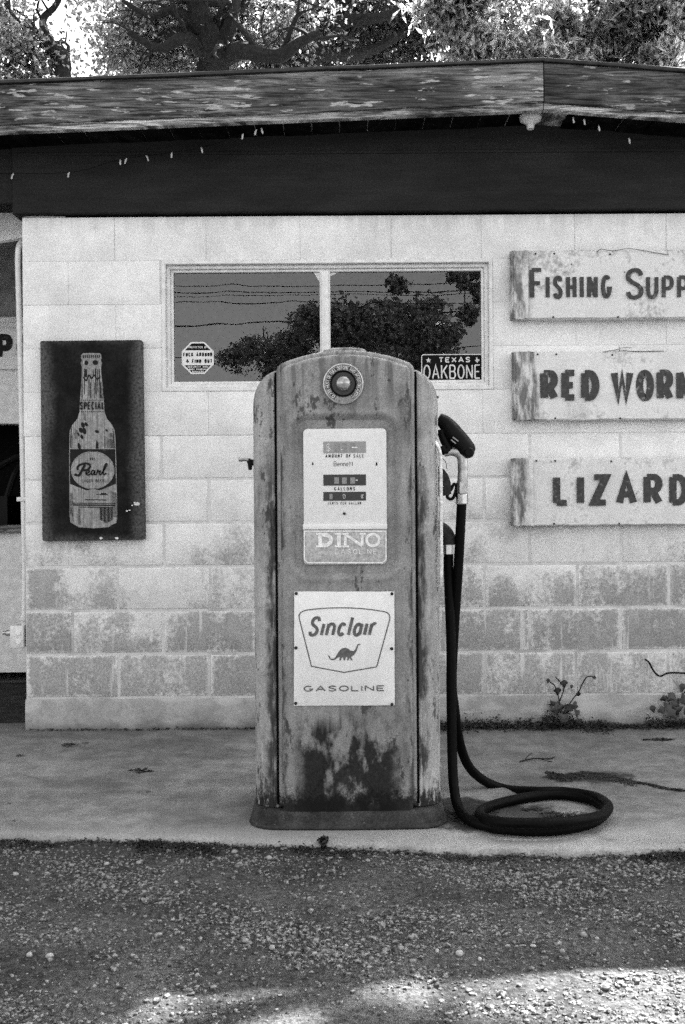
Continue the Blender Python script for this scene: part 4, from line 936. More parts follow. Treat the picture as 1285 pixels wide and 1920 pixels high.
# outline slightly warped
warp = []
for (a, b), (c, d) in (((552.5, 1108.5), (739.5, 1108.5)), ((739.5, 1108.5), (740, 1321)), ((740, 1321), (551.5, 1322)), ((551.5, 1322), (552.5, 1108.5))):
    for k in range(14):
        t = k/14; p = loc(U(a+(c-a)*t, b+(d-b)*t)); warp.append((p[0]+random.uniform(-.0005, .0005), p[1]+random.uniform(-.0005, .0005)))
bm = B(); prism(bm, warp, 0, .004, .0012); panel = esi('panel', bm, 'enamel_white')
for a, b in ((556, 1112), (735, 1112.5), (555.5, 1213.5), (734.5, 1215), (555, 1317), (735, 1319)):
    p = loc(U(a, b)); bm = B(); lathe(bm, [(0, -.005), (.003, -.0045), (.0052, -.002), (.0055, .001)], (p[0], 0, p[1]), 'Y', 10); esi('screw', bm, 'dark_iron')
def shield(bm):
    Z = lambda u, v: loc(U(540+u*210/1285, 1090+v*250/1530))
    top = c2([(170, 340), (230, 322), (420, 303), (640, 298), (860, 308), (1050, 332), (1130, 348)])
    o = top+[(1158, 372), (1168, 400), (1165, 440), (1018, 972), (645, 1036), (272, 966), (133, 420), (130, 385), (145, 355), (170, 340)]
    ribbon(bm, [Z(*p) for p in o], .0035, -.0010, lambda a, b: (a, b))
    (xa, zl), (xb, _), (_, zh) = Z(222, 628), Z(985, 628), Z(222, 394)
    text(bm, 'Sinclair', xa, xb+.004, zl, zh-zl, .0098, -.0012, .09, .25)
    # sauropod silhouette
    d = [(455, 836), (478, 846), (486, 866), (494, 880), (520, 880), (548, 862), (572, 818), (600, 778), (630, 758), (662, 754), (695, 766), (722, 788), (748, 792), (770, 780), (786, 742), (800, 714), (820, 707), (836, 714), (828, 722), (812, 722), (800, 752), (786, 796), (762, 832), (738, 852), (724, 858), (744, 898), (726, 900), (706, 868), (694, 900), (678, 898), (686, 862), (662, 862), (660, 898), (642, 896), (632, 862), (616, 872), (612, 900), (588, 898), (600, 862), (572, 866), (548, 886), (520, 898), (492, 894), (474, 874), (468, 852)]
    flat(bm, [Z(*p) for p in d], -.0012)
    (xa, zl), (xb, _), (_, zh) = Z(183, 1256), Z(1108, 1256), Z(183, 1188)
    text(bm, 'GASOLINE', xa, xb, zl, zh-zl, .0036, -.0012, .40)
bm = B(); shield(bm); esi('emblem_and_lettering', bm, 'enamel_grey', 0)
# side rail, brackets, outlet elbow, crank
NY = 3.62
W = lambda px, py, Y=NY: P(px, py, Y)-PC
bm = B(); tube(bm, catmull([W(812, 800, 3.50), W(811, 815, 3.49), W(814, 825, 3.48), W(822, 838, 3.47), W(826, 855, 3.47), W(827, 900, 3.47), W(827.5, 1000, 3.47), W(827, 1090, 3.47), W(822, 1110, 3.48), W(815, 1122, 3.49), W(813, 1132, 3.5)], 5), .0062, 8); rail = pobj('hose_guard_rail', bm, 'rail_metal')
bm = B(); lathe(bm, [(.013, .0), (.012, -.006), (.006, -.010), (0, -.011)], tuple(W(813, 806, 3.50)), 'Y', 12); pobj('rail_lug', bm, 'rail_metal', rail)
def quarter(px, py0, py1, rx, mat, name):
    a, b = W(px-20, py0), W(px-20, py1); bm = B(); lo = []
    h = a.z-b.z; x0 = .285; r = rx
    for k in range(9):
        t = k/8*math.pi/2
        # sweep from horizontal to downward: a swelling elbow
        zc = b.z+h*math.cos(math.pi/2-t) if 0 else None
    prof = [(x0-.01, 0, h), (x0+.012, 0, h)]+[(x0+.012+(r-.012)*math.sin(R(a_)), 0, h*math.cos(R(a_))) for a_ in range(10, 91, 10)]
    for k, (x, _, z) in enumerate(prof):
        wd = .034*(1 if k < 9 else .9)
        lo.append([(x*(1)+0, wd*math.cos(R(q_)), b.z+z*(.5+.5*math.sin(R(q_))) if z > 0 else b.z) for q_ in range(0, 360, 30)])
    return None
def elbow(name, c, r, tr, mat, hook=False):
    """90 degree elbow leaving the column at c going +x and turning down"""
    pts = [c+Vector((-.03, 0, 0)), c]+[c+Vector((r*math.sin(R(a)), 0, -r*(1-math.cos(R(a))))) for a in range(10, 91, 10)]+[c+Vector((r, 0, -r-.008))]
    bm = B(); tube(bm, pts, [tr]*(len(pts)-3)+[tr*1.02, tr*1.05, tr*1.05], 14); return pobj(name, bm, mat)
el = elbow('outlet_elbow', Vector((.300, .03, W(840, 990).z)), .050, .027, 'dark_iron')
c_ = Vector((.350, .03, 0)); z0, z1 = W(843, 1042).z, W(843, 1017).z
bm = B(); lathe(bm, [(.012, z1-z0+.004), (.0175, z1-z0), (.0175, .004), (.015, 0)], (c_.x, c_.y, z0), 'Z', 6); pobj('outlet_fitting', bm, 'chrome', el, 25)
bm = B(); a_ = W(836, 935); lo = []
for k in range(8):
    t = k/7; xx = .300+.056*math.sin(t*math.pi/2); zz0 = W(836, 932).z+.012*t; zt_ = W(836, 872).z-(W(836, 872).z-zz0-.02)*(1-math.cos(t*math.pi/2))
    lo.append([(xx, -.028*(1-.4*t), zz0), (xx, .028*(1-.4*t), zz0), (xx, .028*(1-.4*t), zt_), (xx, -.028*(1-.4*t), zt_)])
rings(bm, lo, True, True, True); br = pobj('nozzle_hanger', bm, 'dark_iron', smooth=50)
hk = [W(a, b) for a, b in ((838, 922), (846, 918), (851, 908), (856, 912), (852, 930), (846, 936), (839, 932), (840, 926))]
bm = B(); tube(bm, catmull(hk, 4), .0055, 8); pobj('hanger_hook', bm, 'black_plastic', br)
bm = B(); tube(bm, catmull([W(828, 858), W(836, 866), W(838, 880)], 4), .0012, 5); pobj('seal_wire', bm, 'dark_iron', br)
cr = [W(472, 868, 3.60), W(462, 864, 3.60)]
bm = B(); tube(bm, [Vector((-.30, .01, cr[0].z)), Vector((-.330, .01, cr[0].z+.004))], .011, 10); ck = pobj('crank_boss', bm, 'dark_iron')
bm = B(); tube(bm, [Vector((-0.326, .01, cr[0].z-.022)), Vector((-0.326, .004, cr[0].z)), Vector((-0.330, -.004, cr[0].z+.012))], [.006, .009, .008], 8); pobj('crank_arm', bm, 'dark_iron', ck)
bm = B(); tube(bm, [Vector((-0.330, -.006, cr[0].z+.012)), Vector((-0.345, -.006, cr[0].z+.013)), Vector((-0.354, -.006, cr[0].z+.013)), Vector((-0.361, -.006, cr[0].z+.013)), Vector((-0.364, -.006, cr[0].z+.013))], [.006, .0065, .009, .0085, .003], 10); pobj('crank_handle', bm, 'dull_metal', ck)
bm = B(); p_ = W(832, 742); tube(bm, [Vector((.295, .05, p_.z)), Vector((.321, .05, p_.z))], .0045, 8); pobj('side_bolt', bm, 'dark_iron')
# hose and nozzle
hz_ = lambda a, b, z=.018: G(a, b, z)
hose_pts = [PC+Vector((.350, .03, z0+.002)), PC+Vector((.350, .03, z0-.08)), P(846, 1200, 3.645), P(846.5, 1300, 3.63), P(848, 1400, 3.61), P(851, 1470, 3.58), P(860, 1515, 3.54), hz_(885, 1540), hz_(940, 1554), hz_(1005, 1558), hz_(1070, 1553), hz_(1120, 1538), hz_(1135, 1517), hz_(1105, 1499), hz_(1050, 1490), hz_(985, 1496), hz_(925, 1510), hz_(900, 1526, .03), hz_(930, 1541, .05), hz_(1000, 1544, .054), hz_(1070, 1541, .052), hz_(1125, 1530, .045), hz_(1141, 1512, .04), hz_(1115, 1494, .03), hz_(1060, 1485, .026), hz_(1000, 1484, .024), P(950, 1480, 3.86), P(910, 1465, 3.84), P(880, 1438, 3.80), P(863, 1395, 3.76), P(853, 1330, 3.72), P(848, 1280, 3.70), P(852, 1180, 3.67), P(860, 1060, 3.64), P(866, 944, 3.62)]
hose = obj('fuel_hose', tube(B(), catmull(hose_pts, 8), .0168, 16), 'rubber')
tag(hose, 'black rubber hose looping from the pump side onto the slab', 'hose')
# second coil strand lying under the first
nz = empty('fuel_nozzle', P(866, 943, NY), 'black and chrome fuel nozzle hung on the right side of the pump', 'nozzle')
Wn = lambda px, py, Y=NY: P(px, py, Y)
body = [Wn(822, 784), Wn(836, 794), Wn(850, 812), Wn(864, 828), Wn(874, 842), Wn(880, 854)]
bm = B(); tube(bm, catmull(body, 5), [.019]+[.019+.013*min(1, k/9) for k in range(1, 20)]+[.033, .032, .030, .027, .021, .012], 14); nb = obj('nozzle_body', bm, 'black_plastic', nz)
bm = B(); tube(bm, catmull([Wn(827, 805), Wn(833, 825), Wn(842, 842), Wn(834, 846), Wn(829, 836)], 5), .015, 10); obj('trigger_guard', bm, 'black_plastic', nb)
bm = B(); lathe(bm, [(.013, -.034), (.016, -.030), (.021, -.01), (.021, .02), (.016, .03)], tuple(Wn(878, 848)), 'Y', 16); obj('hand_warmer_end', bm, 'black_plastic', nb)
bm = B(); f_ = Wn(854, 826, NY-.036); ribbon(bm, [(f_.x-.008, f_.z+.012), (f_.x+.010, f_.z-.002)], .004, f_.y, lambda a, b: (a, b)); ribbon(bm, [(f_.x-.014, f_.z+.003), (f_.x+.002, f_.z-.010)], .004, f_.y, lambda a, b: (a, b)); obj('maker_mark', bm, 'dial_grey', nb, smooth=0)
sp = catmull([Wn(833, 851), Wn(845, 847), Wn(857, 848), Wn(866, 856), Wn(868, 870), Wn(868, 888), Wn(867, 905)], 5)
bm = B(); tube(bm, sp, [.011+.0065*min(1, k/10) for k in range(len(sp))], 14); obj('spout_pipe', bm, 'dull_metal', nz)
c_ = Wn(867, 916); bm = B(); lathe(bm, [(.017, .024), (.0205, .018), (.0205, -.016), (.014, -.020)], tuple(c_), 'Z', 6); obj('swivel_nut', bm, 'dull_metal', nz, smooth=25)
c_ = Wn(866.5, 934); bm = B(); lathe(bm, [(.014, .018), (.021, .013), (.021, -.018), (.018, -.021)], tuple(c_), 'Z', 8); obj('hose_ferrule', bm, 'chrome', nz, smooth=25)

# ------------------------------------------------------------------ loose stones, gravel
def ico():
    bm = B(); bmesh.ops.create_icosphere(bm, subdivisions=1, radius=1); v = np.array([x.co[:] for x in bm.verts]); f = np.array([[q.index for q in p.verts] for p in bm.faces]); bm.free(); return v, f
IV, IF = ico()
BV = np.array([(1, 0, 0), (-1, 0, 0), (0, 1, 0), (0, -1, 0), (0, 0, 1), (.6, .6, .5), (-.6, .6, .55), (-.55, -.6, .5), (.6, -.6, .55)], float)
def soup(name, base_v, base_f, n, place, mat, parent=None):
    nv = len(base_v); V = np.zeros((n*nv, 3)); Fc = np.zeros((n*len(base_f), base_f.shape[1]), int)
    for i in range(n):
        loc_, M = place(i); V[i*nv:(i+1)*nv] = (base_v*rng.uniform(.75, 1.2, (nv, 1)))@M.T+loc_; Fc[i*len(base_f):(i+1)*len(base_f)] = base_f+i*nv
    me = bpy.data.meshes.new(name); me.from_pydata(V.tolist(), [], Fc.tolist()); me.materials.append(MAT[mat]); return link(name, me, parent)
def rotz(a): c, s = math.cos(a), math.sin(a); return np.array([[c, -s, 0], [s, c, 0], [0, 0, 1]])
OV = np.array([(1, 0, 0), (-1, 0, 0), (0, 1, 0), (0, -1, 0), (0, 0, 1), (0, 0, -1)], float); OF = np.array([(0, 2, 4), (2, 1, 4), (1, 3, 4), (3, 0, 4), (2, 0, 5), (1, 2, 5), (3, 1, 5), (0, 3, 5)])
def gpl(lo, hi, xr, ymin):
    def f(i):
        while True:
            x = random.uniform(-xr, xr); ey = edge_y(x); y = random.uniform(ymin, ey-.004)
            d = .5+.5*fnoise(x*1.6, y*3.2, 1.0, 8)
            band = math.exp(-((y-2.72)/.12)**2)+.9*math.exp(-((ey-y-.12)/.09)**2)
            if random.random() < .03+1.1*d**4+.35*band*d: break
        r = random.uniform(lo, hi)*(1.0 if random.random() < .85 else 1.5)
        M = rotz(random.uniform(0, 6.3))@np.diag([r*random.uniform(.8, 1.3), r*random.uniform(.6, 1), r*random.uniform(.45, .8)])
        return np.array([x, y, gz(x, y)+r*.15]), M
    return f
tag(soup('fine_gravel', OV, OF, 28000, gpl(.0018, .0045, 1.5, 1.9), 'gravel'), 'fine grey gravel scattered over the dirt in front of the slab', 'gravel', kind='stuff')
tag(soup('coarse_gravel', IV*.9, IF, 8500, gpl(.0036, .0078, 1.5, 1.9), 'gravel'), 'coarser grey gravel lying in drifts on the dirt', 'gravel', kind='stuff')
tag(soup('loose_stones', IV*.9, IF, 700, gpl(.007, .012, 1.5, 1.9), 'gravel'), 'scattered larger grey stones among the gravel', 'gravel', kind='stuff')
peb = [(742, 1595, 11), (990, 1607, 11), (1172, 1673, 6), (93, 1795, 9), (55, 1793, 8), (440, 1601, 8), (400, 1593, 5), (260, 1617, 6), (200, 1616, 6), (1095, 1755, 9), (1055, 1785, 7), (820, 1785, 6), (862, 1790, 9), (900, 1800, 6), (752, 1780, 8), (505, 1606, 7), (618, 1610, 6), (590, 1790, 7), (30, 1640, 6), (860, 1720, 5), (1050, 1655, 7), (460, 1765, 8), (510, 1778, 8), (1000, 1775, 6), (1120, 1760, 5), (650, 1775, 5), (255, 1797, 5), (70, 1602, 6), (330, 1655, 5), (690, 1612, 6)]
pm = []
for k in range(6):
    V = IV*rng.uniform(.85, 1.15, (len(IV), 1)); bm = B(); bmesh.ops.create_icosphere(bm, subdivisions=2, radius=1)
    a, b, c = rng.uniform(.75, 1.1), rng.uniform(.6, .9), rng.uniform(.42, .6)
    for v in bm.verts: n_ = 1+.12*fnoise(v.co.x, v.co.y+v.co.z, 1.0, k*3.1); v.co = Vector((v.co.x*a*n_, v.co.y*b*n_, v.co.z*c*n_))
    finish(bm, 60); me = bpy.data.meshes.new('pebble'); bm.to_mesh(me); bm.free(); me.materials.append(MAT['pebble']); pm.append(me)
for k, (a, b, r) in enumerate(peb):
    p = G(a, b, -.05); p.z = gz(p.x, p.y); p2 = G(a, b, p.z); o = link('pebble', pm[k % 6]); rr = r/F*p2.y
    o.location = (p2.x, p2.y, gz(p2.x, p2.y)+rr*.25); o.scale = (rr,)*3; o.rotation_euler = (random.uniform(-.2, .2), random.uniform(-.2, .2), random.uniform(0, 6.3))
    tag(o, {0: 'flat pale pebble at the slab edge just right of the pump base', 1: 'large oval pale pebble in the gravel below the hose loop', 2: 'small round pale pebble alone in the gravel at the far right', 3: 'pale flat pebble in the stony patch at the left edge', 5: 'pale pebble just below the slab edge left of the pump', 9: 'large pale pebble right of centre near the sunlit strip', 12: 'pale pebble near the sunlit strip below the hose'}.get(k, 'pale rounded pebble a little larger than the gravel around it'), 'pebble', 'larger pebbles in the gravel')

# ------------------------------------------------------------------ leaf litter, twigs, weeds
LV = np.array([(0, -1, 0), (.42, -.2, .12), (0, 1, .1), (-.42, -.2, .16)], float); LF = np.array([(0, 1, 2), (0, 2, 3)])
def rrot():
    q = rng.normal(size=4); q /= np.linalg.norm(q); a, b, c, d = q
    return np.array([[1-2*(c*c+d*d), 2*(b*c-a*d), 2*(b*d+a*c)], [2*(b*c+a*d), 1-2*(b*b+d*d), 2*(c*d-a*b)], [2*(b*d-a*c), 2*(c*d+a*b), 1-2*(b*b+c*c)]])
def litter_place(i):
    while True:
        x = random.uniform(.42, 2.4); k = .3+.9*max(0, fnoise(x*1.3, 1, 2.2, 5))
        if random.random() < k: break
    y = WY-.01-abs(random.gauss(0, .035+.05*max(0, fnoise(x, 2, 3, 1)))); h = abs(random.gauss(0, .011))*(.5+3.0*max(0, fnoise(x*1.3, 1, 2.2, 5))+(1.2 if x < .85 or x > 1.35 else 0)+2.6*math.exp(-((x-.97)/.06)**2))
    return np.array([x, y, .002+h]), np.diag([1, 1, .6])@rrot()*random.uniform(.004, .014)
tag(soup('leaf_litter', LV, LF, 8000, litter_place, 'litter_leaf'), 'dark dry leaf litter heaped along the foot of the wall', 'leaf litter', kind='stuff')
def lit2(i):
    x = random.uniform(-1.42, .4); y = WY-.008-abs(random.gauss(0, .012)); return np.array([x, y, .003+abs(random.gauss(0, .003))]), rrot()*random.uniform(.004, .009)
tag(soup('leaf_litter', LV, LF, 500, lit2, 'litter_leaf'), 'thin line of dark crumbs where the wall meets the slab on the left', 'leaf litter', kind='stuff')
def weedpl(i):
    while True:
        x = random.uniform(-1.1, 1.3); k = .12+max(0, fnoise(x*1.15+.3, 4, 1.6, 2.2))
        if abs(x-G(330, 1590).x) < .13: k = .9
        if x > G(1200, 1590).x: k = max(k, .6)
        if random.random() < k: break
    y = edge_y(x)+.004-abs(random.gauss(0, .02+.03*k)); h = abs(random.gauss(0, .005)); return np.array([x, y, gz(x, y)+h]), np.diag([1, 1, .6])@rrot()*random.uniform(.003, .009)
tag(soup('edge_debris', LV, LF, 9000, weedpl, 'litter_leaf'), 'dark soil and dead grass crumbs along the broken slab edge', 'debris', kind='stuff')
def crumb(px, py, w_, h_, label, z=0.0, cat='leaf'):
    p = G(px, py, z); s = w_/F*p.y/2
    bm = B(); n = 40
    for k in range(n):
        a = random.uniform(0, 6.28); r = math.sqrt(random.random()); c = Vector((p.x+s*r*math.cos(a), p.y+s*1.3*r*math.sin(a)*h_, p.z+.002+random.uniform(0, .004)*(1-r*.6)))
        M = np.diag([1, 1, .3])@rrot()*s*random.uniform(.18, .42); vs_ = [bm.verts.new(c+Vector(M@v)) for v in LV]
        bm.faces.new(vs_[:3]); bm.faces.new((vs_[0], vs_[2], vs_[3]))
    return tag(obj('dry_leaf', bm, 'litter_leaf', smooth=0), label, cat, 'dry leaves on the slab')
for a in ((128, 1398, 34, .6, 'crumpled dark leaf nearest the left end of the wall base'), (160, 1394, 12, .8, 'small dark leaf crumb right beside the crumpled leaf by the wall'), (263, 1446, 44, .6, 'widest flat dark leaf lying alone mid-slab left of the pump'), (38, 1418, 22, .6, 'dark leaf flake near the left edge of the picture on the slab'), (262, 1487, 9, 1, 'small round dark crumb below the flat leaf, left of its twin'), (278, 1486, 8, 1, 'small round dark crumb below the flat leaf, right of its twin'), (17, 1508, 8, 1, 'upper dark crumb of the loose pair at the far left of the slab'), (27, 1540, 7, 1, 'lower dark crumb of the loose pair at the far left of the slab'), (1000, 1519, 40, .35, 'thin dark leaf streak inside the hose loop'), (1235, 1388, 60, .15, 'thin dark stick-like leaf on the slab at the far right')):
    crumb(*a)
crumb(368, 1829, 26, .7, 'dark leaf clump in the gravel near the left sunlit patch', -.07); crumb(312, 1797, 30, .7, 'dark leaf clump in the gravel, left of centre above its neighbour', -.07); crumb(884, 1902, 30, .8, 'dark stone-like clump in the sunlit strip', -.07); crumb(666, 1690, 30, .6, 'dark clump of dead grass in the gravel below the pump', -.05)
# brittle weed clump at the slab edge in front of the pump
p = G(606, 1592, -.02); bm = B()
for k in range(110):
    h_ = random.uniform(0, .05); a = random.uniform(0, 6.28); c = Vector((p.x+random.gauss(0, .011-.1*h_), p.y+random.gauss(0, .008), -.035+h_))
    M = rrot()*random.uniform(.007, .014); vs_ = [bm.verts.new(c+Vector(M@v)) for v in LV]; bm.faces.new(vs_[:3]); bm.faces.new((vs_[0], vs_[2], vs_[3]))
tag(obj('weed_tuft', bm, 'weed_leaf', smooth=0), 'small upright dark weed tuft at the slab edge in front of the pump', 'weed')
# dirt-filled crack on the slab (raised dark crust)
bm = B(); path = [G(a, b, .004) for a, b in ((1032, 1452), (1060, 1458), (1100, 1452), (1140, 1456), (1180, 1466), (1210, 1468), (1250, 1478), (1285, 1482))]
def crack(i):
    t = random.random()**1.4*(len(path)-1); k = int(t); p = path[k].lerp(path[k+1], t-k); wd = .05 if t < 4.2 else .008
    return np.array([p.x+random.gauss(0, .01), p.y+random.uniform(-wd, wd), .0015+abs(random.gauss(0, .0015))]), np.diag([1, 1, .3])@rrot()*random.uniform(.003, .010)
bm.free(); tag(soup('dirt_crust', LV, LF, 2200, crack, 'litter_leaf'), 'dark streak of dirt and leaf crumbs on the slab behind the hose loop', 'dirt', kind='stuff')
def coil_dirt(i):
    while True:
        a = random.uniform(0, 6.28); r = random.uniform(.4, 1.25); x, y = math.cos(a)*r, math.sin(a)*r
        if y < .25 and random.random() < (1.0 if y < 0 else .3): break
    c = G(985, 1530); return np.array([c.x+x*.19-.02, c.y+y*.13, .0015+abs(random.gauss(0, .002))]), np.diag([1, 1, .3])@rrot()*random.uniform(.003, .011)
tag(soup('dirt_crust', LV, LF, 3800, coil_dirt, 'litter_leaf'), 'dark dirt and leaf crumbs gathered under the near side of the hose loop', 'dirt', kind='stuff')
bm = B(); t_ = lambda pts, r: tube(bm, [G(a, b, z) for a, b, z in pts], r, 5)
t_([(975, 1428, .004), (1000, 1422, .008), (1030, 1423, .006), (1040, 1420, .004)], .003); t_([(985, 1425, .006), (990, 1418, .015), (998, 1412, .02)], .002); t_([(1010, 1422, .007), (1030, 1428, .004), (1036, 1428, .004)], .002)
tag(obj('twig', bm, 'twig'), 'small forked dry twig on the slab right of the hoses', 'twig')
# climbing weeds by the wall
def vine(name, label, stems, leaf_spots, base):
    e = empty(name, base, label, 'weed'); bm = B()
    for s in stems: tube(bm, catmull([P(a, b, y) for a, b, y in s], 4), .0028, 5)
    obj('stem', bm, 'twig', e)
    for a, b, y, sz in leaf_spots:
        c = P(a, b, y); bm = B(); k = sz/F*y; t = random.uniform(0, 6.28)
        pts = [(0, -1), (.5, -.75), (.9, -.2), (.5, .1), (.35, .5), (0, 1), (-.35, .5), (-.5, .1), (-.9, -.2), (-.5, -.75)]
        cs, sn = math.cos(t), math.sin(t); tilt = random.uniform(-.6, .6)
        cen = bm.verts.new(c+Vector((0, -k*.25, 0))); vs_ = [bm.verts.new(c+Vector(((x*cs-z_*sn)*k, tilt*(x*sn+z_*cs)*k*.6, (x*sn+z_*cs)*k))) for x, z_ in pts]
        for i in range(len(vs_)): bm.faces.new((cen, vs_[i], vs_[(i+1) % len(vs_)]))
        obj('leaf', bm, 'weed_leaf', e)
Yv = 4.79
vine('ivy_weed', 'small leafy vine climbing the wall base right of the hose', [[(1052, 1350, Yv), (1050, 1320, Yv), (1046, 1300, Yv), (1040, 1285, Yv), (1030, 1278, Yv)], [(1050, 1315, Yv), (1058, 1290, Yv), (1050, 1278, Yv), (1042, 1270, Yv)], [(1056, 1340, Yv), (1075, 1310, Yv), (1085, 1298, Yv), (1100, 1270, Yv), (1118, 1270, Yv)]],
     [(1046, 1297, Yv, 9), (1058, 1283, Yv, 9), (1028, 1277, Yv, 5), (1085, 1300, Yv, 6), (1072, 1288, Yv, 4), (1050, 1325, Yv, 12), (1065, 1330, Yv-.02, 12), (1078, 1322, Yv-.02, 9), (1040, 1332, Yv-.02, 10), (1056, 1345, Yv-.03, 12), (1115, 1270, Yv, 4), (1036, 1318, Yv, 7), (1082, 1335, Yv-.02, 7)], (P(1052, 1352, Yv).x, Yv, 0))
vine('ivy_weed', 'larger dark leafy weed at the wall base by the right edge', [[(1258, 1345, Yv), (1256, 1320, Yv), (1250, 1305, Yv)], [(1265, 1345, Yv), (1275, 1315, Yv), (1290, 1290, Yv)]],
     [(1258, 1308, Yv, 11), (1244, 1310, Yv, 8), (1268, 1318, Yv, 12), (1280, 1290, Yv, 9), (1252, 1325, Yv-.02, 11), (1270, 1332, Yv-.02, 13), (1240, 1332, Yv-.02, 9), (1283, 1310, Yv-.02, 12), (1225, 1330, Yv-.02, 8), (1290, 1330, Yv-.02, 12), (1262, 1340, Yv-.03, 12)], (P(1262, 1350, Yv).x, Yv, 0))
bm = B(); tube(bm, catmull([P(1210, 1236, WY-.01), P(1218, 1243, WY-.02), P(1226, 1258, WY-.02), P(1238, 1268, WY-.02), P(1255, 1262, WY-.02), P(1290, 1263, WY-.02), P(1330, 1270, WY-.02)], 5), .004, 6)
tag(obj('loose_wire', bm, 'wire'), 'black loose wire sticking out of the wall above the right weeds', 'wire')
bm = B(); tube(bm, catmull([P(1120, 472, 4.75), P(1128, 467, 4.75), P(1150, 470, 4.75), P(1180, 466, 4.75), P(1220, 472, 4.75), P(1255, 478, 4.75)], 5), .0013, 5)
tag(obj('loose_wire', bm, 'wire'), 'thin bent wire lying along the top edge of the uppermost board', 'wire')
bm = B(); tube(bm, catmull([P(1130, 660, 4.75), P(1160, 656, 4.75), P(1190, 659, 4.75), P(1245, 658, 4.75)], 5), .0014, 5); tube(bm, catmull([P(1150, 657, 4.75), P(1168, 652, 4.75), P(1185, 652, 4.75)], 5), .001, 5)
tag(obj('loose_wire', bm, 'wire'), 'thin dry vine wire on top of the middle board', 'wire')
def grass(name, label, px, py, n, h, spread):
    c = G(px, py, -.02); bm = B()
    for k in range(n):
        x, y = c.x+random.gauss(0, spread), c.y+random.gauss(0, .012); z = -.03; a = random.uniform(0, 6.28); L = h*random.uniform(.5, 1.2); b = random.uniform(.2, .9)
        d = Vector((math.cos(a), math.sin(a), 0)); wd = Vector((-d.y, d.x, 0))*.002
        p0_, p1_, p2_ = Vector((x, y, z)), Vector((x, y, z))+d*L*.3*b+Vector((0, 0, L*.6)), Vector((x, y, z))+d*L*.8*b+Vector((0, 0, L*.9))
        v0, v1, v2, v3, v4 = (bm.verts.new(q_) for q_ in (p0_-wd, p0_+wd, p1_+wd, p1_-wd, p2_)); bm.faces.new((v0, v1, v2, v3)); bm.faces.new((v3, v2, v4))
    tag(obj(name, bm, 'weed_leaf', smooth=0), label, 'weed')
grass('weed_tuft', 'dark ragged weed tuft at the slab edge by the right side', 1210, 1588, 420, .032, .05); grass('weed_tuft', 'low dark grass patch at the slab edge left of the pump', 330, 1588, 320, .018, .07)
grass('weed_tuft', 'sparse grass blades at the slab edge below the hose loop', 990, 1592, 160, .014, .09)

# ------------------------------------------------------------------ trees
def build_tree(name, label, base, trunk, limbs, crown, nleaf, leaf, leaf_mat, group, clump=.32, extra=None, lanceolate=False, seed=1, bark='bark', nclump=260, droop=0):
    """trunk: [(p, r)], limbs: list of [(p, r)...]; crown: list of (centre, radii, weight)"""
    rs = np.random.default_rng(seed); rd = random.Random(seed)
    e = empty(name, base, label, 'tree', group); bm = B()
    for tr in [trunk]+limbs:
        pts = catmull([p for p, r in tr], 6); rads = np.interp(np.linspace(0, 1, len(pts)), np.linspace(0, 1, len(tr)), [r for p, r in tr])
        pts = [p+Vector((rd.gauss(0, r*.07), rd.gauss(0, r*.07), 0)) for p, r in zip(pts, rads)]
        tube(bm, pts, list(rads), 9)
        for k in range(3, len(pts)-1, 3):                       # twiggy side branches
            d = Vector((rd.gauss(0, 1), rd.gauss(0, .7), rd.uniform(-.2, 1.1))).normalized(); L = rd.uniform(.5, 1.5)*(.4+rads[k]*5); q = [pts[k]]; r0 = rads[k]*.45
            for s in range(5): d = (d+Vector((rd.gauss(0, .35), rd.gauss(0, .35), rd.gauss(0, .3)))).normalized(); q.append(q[-1]+d*L/5)
            tube(bm, q, [r0*(1-s*.17) for s in range(6)], 6)
            for s in (2, 3, 4):
                dd = (d+Vector((rd.gauss(0, .8), rd.gauss(0, .8), rd.gauss(0, .8)))).normalized(); tube(bm, [q[s], q[s]+dd*L*.2, q[s]+dd*L*.35+Vector((rd.gauss(0, .05), 0, rd.gauss(0, .05)))], [r0*.45, r0*.3, r0*.12], 5)
    obj('trunk', bm, bark, e)
    wts = np.array([c[2] for c in crown], float); wts /= wts.sum(); cl = []
    for k in range(nclump):
        c = crown[rs.choice(len(crown), p=wts)]; v = rs.normal(size=3); v /= np.linalg.norm(v); rr = rs.uniform(.35, 1)**.6; cl.append(np.array(c[0])+v*np.array(c[1])*rr)
    cl = np.array(cl); idx = rs.integers(0, nclump, nleaf); spread = rs.normal(size=(nleaf, 3))*np.array([clump, clump, clump*.7])*rs.uniform(.5, 1.2, (nclump,))[idx][:, None]
    cen = cl[idx]+spread
    nrm = rs.normal(size=(nleaf, 3)); nrm[:, 2] += .6; nrm /= np.linalg.norm(nrm, axis=1)[:, None]
    ax = rs.normal(size=(nleaf, 3)); 
    if droop: ax[:, 2] = ax[:, 2]*.5-droop
    ax -= nrm*(ax*nrm).sum(1)[:, None]; ax /= np.linalg.norm(ax, axis=1)[:, None]; bx = np.cross(nrm, ax)
    L = leaf*rs.uniform(.6, 1.3, (nleaf, 1)); Wd = L*(.12 if lanceolate else .33)
    V = np.stack([cen-ax*L*.5, cen+bx*Wd+nrm*L*.05, cen+ax*L*.5-nrm*L*.1, cen-bx*Wd+nrm*L*.05], 1).reshape(-1, 3)
    me = bpy.data.meshes.new('crown'); me.vertices.add(len(V)); me.vertices.foreach_set('co', V.ravel())
    me.loops.add(nleaf*4); me.loops.foreach_set('vertex_index', np.arange(nleaf*4)); me.polygons.add(nleaf); me.polygons.foreach_set('loop_start', np.arange(nleaf)*4); me.polygons.foreach_set('loop_total', np.full(nleaf, 4))
    me.update(calc_edges=True); me.materials.append(MAT[leaf_mat]); link('crown', me, e); return e
def pv(px, py, Y, r): return (P(px, py, Y), r)
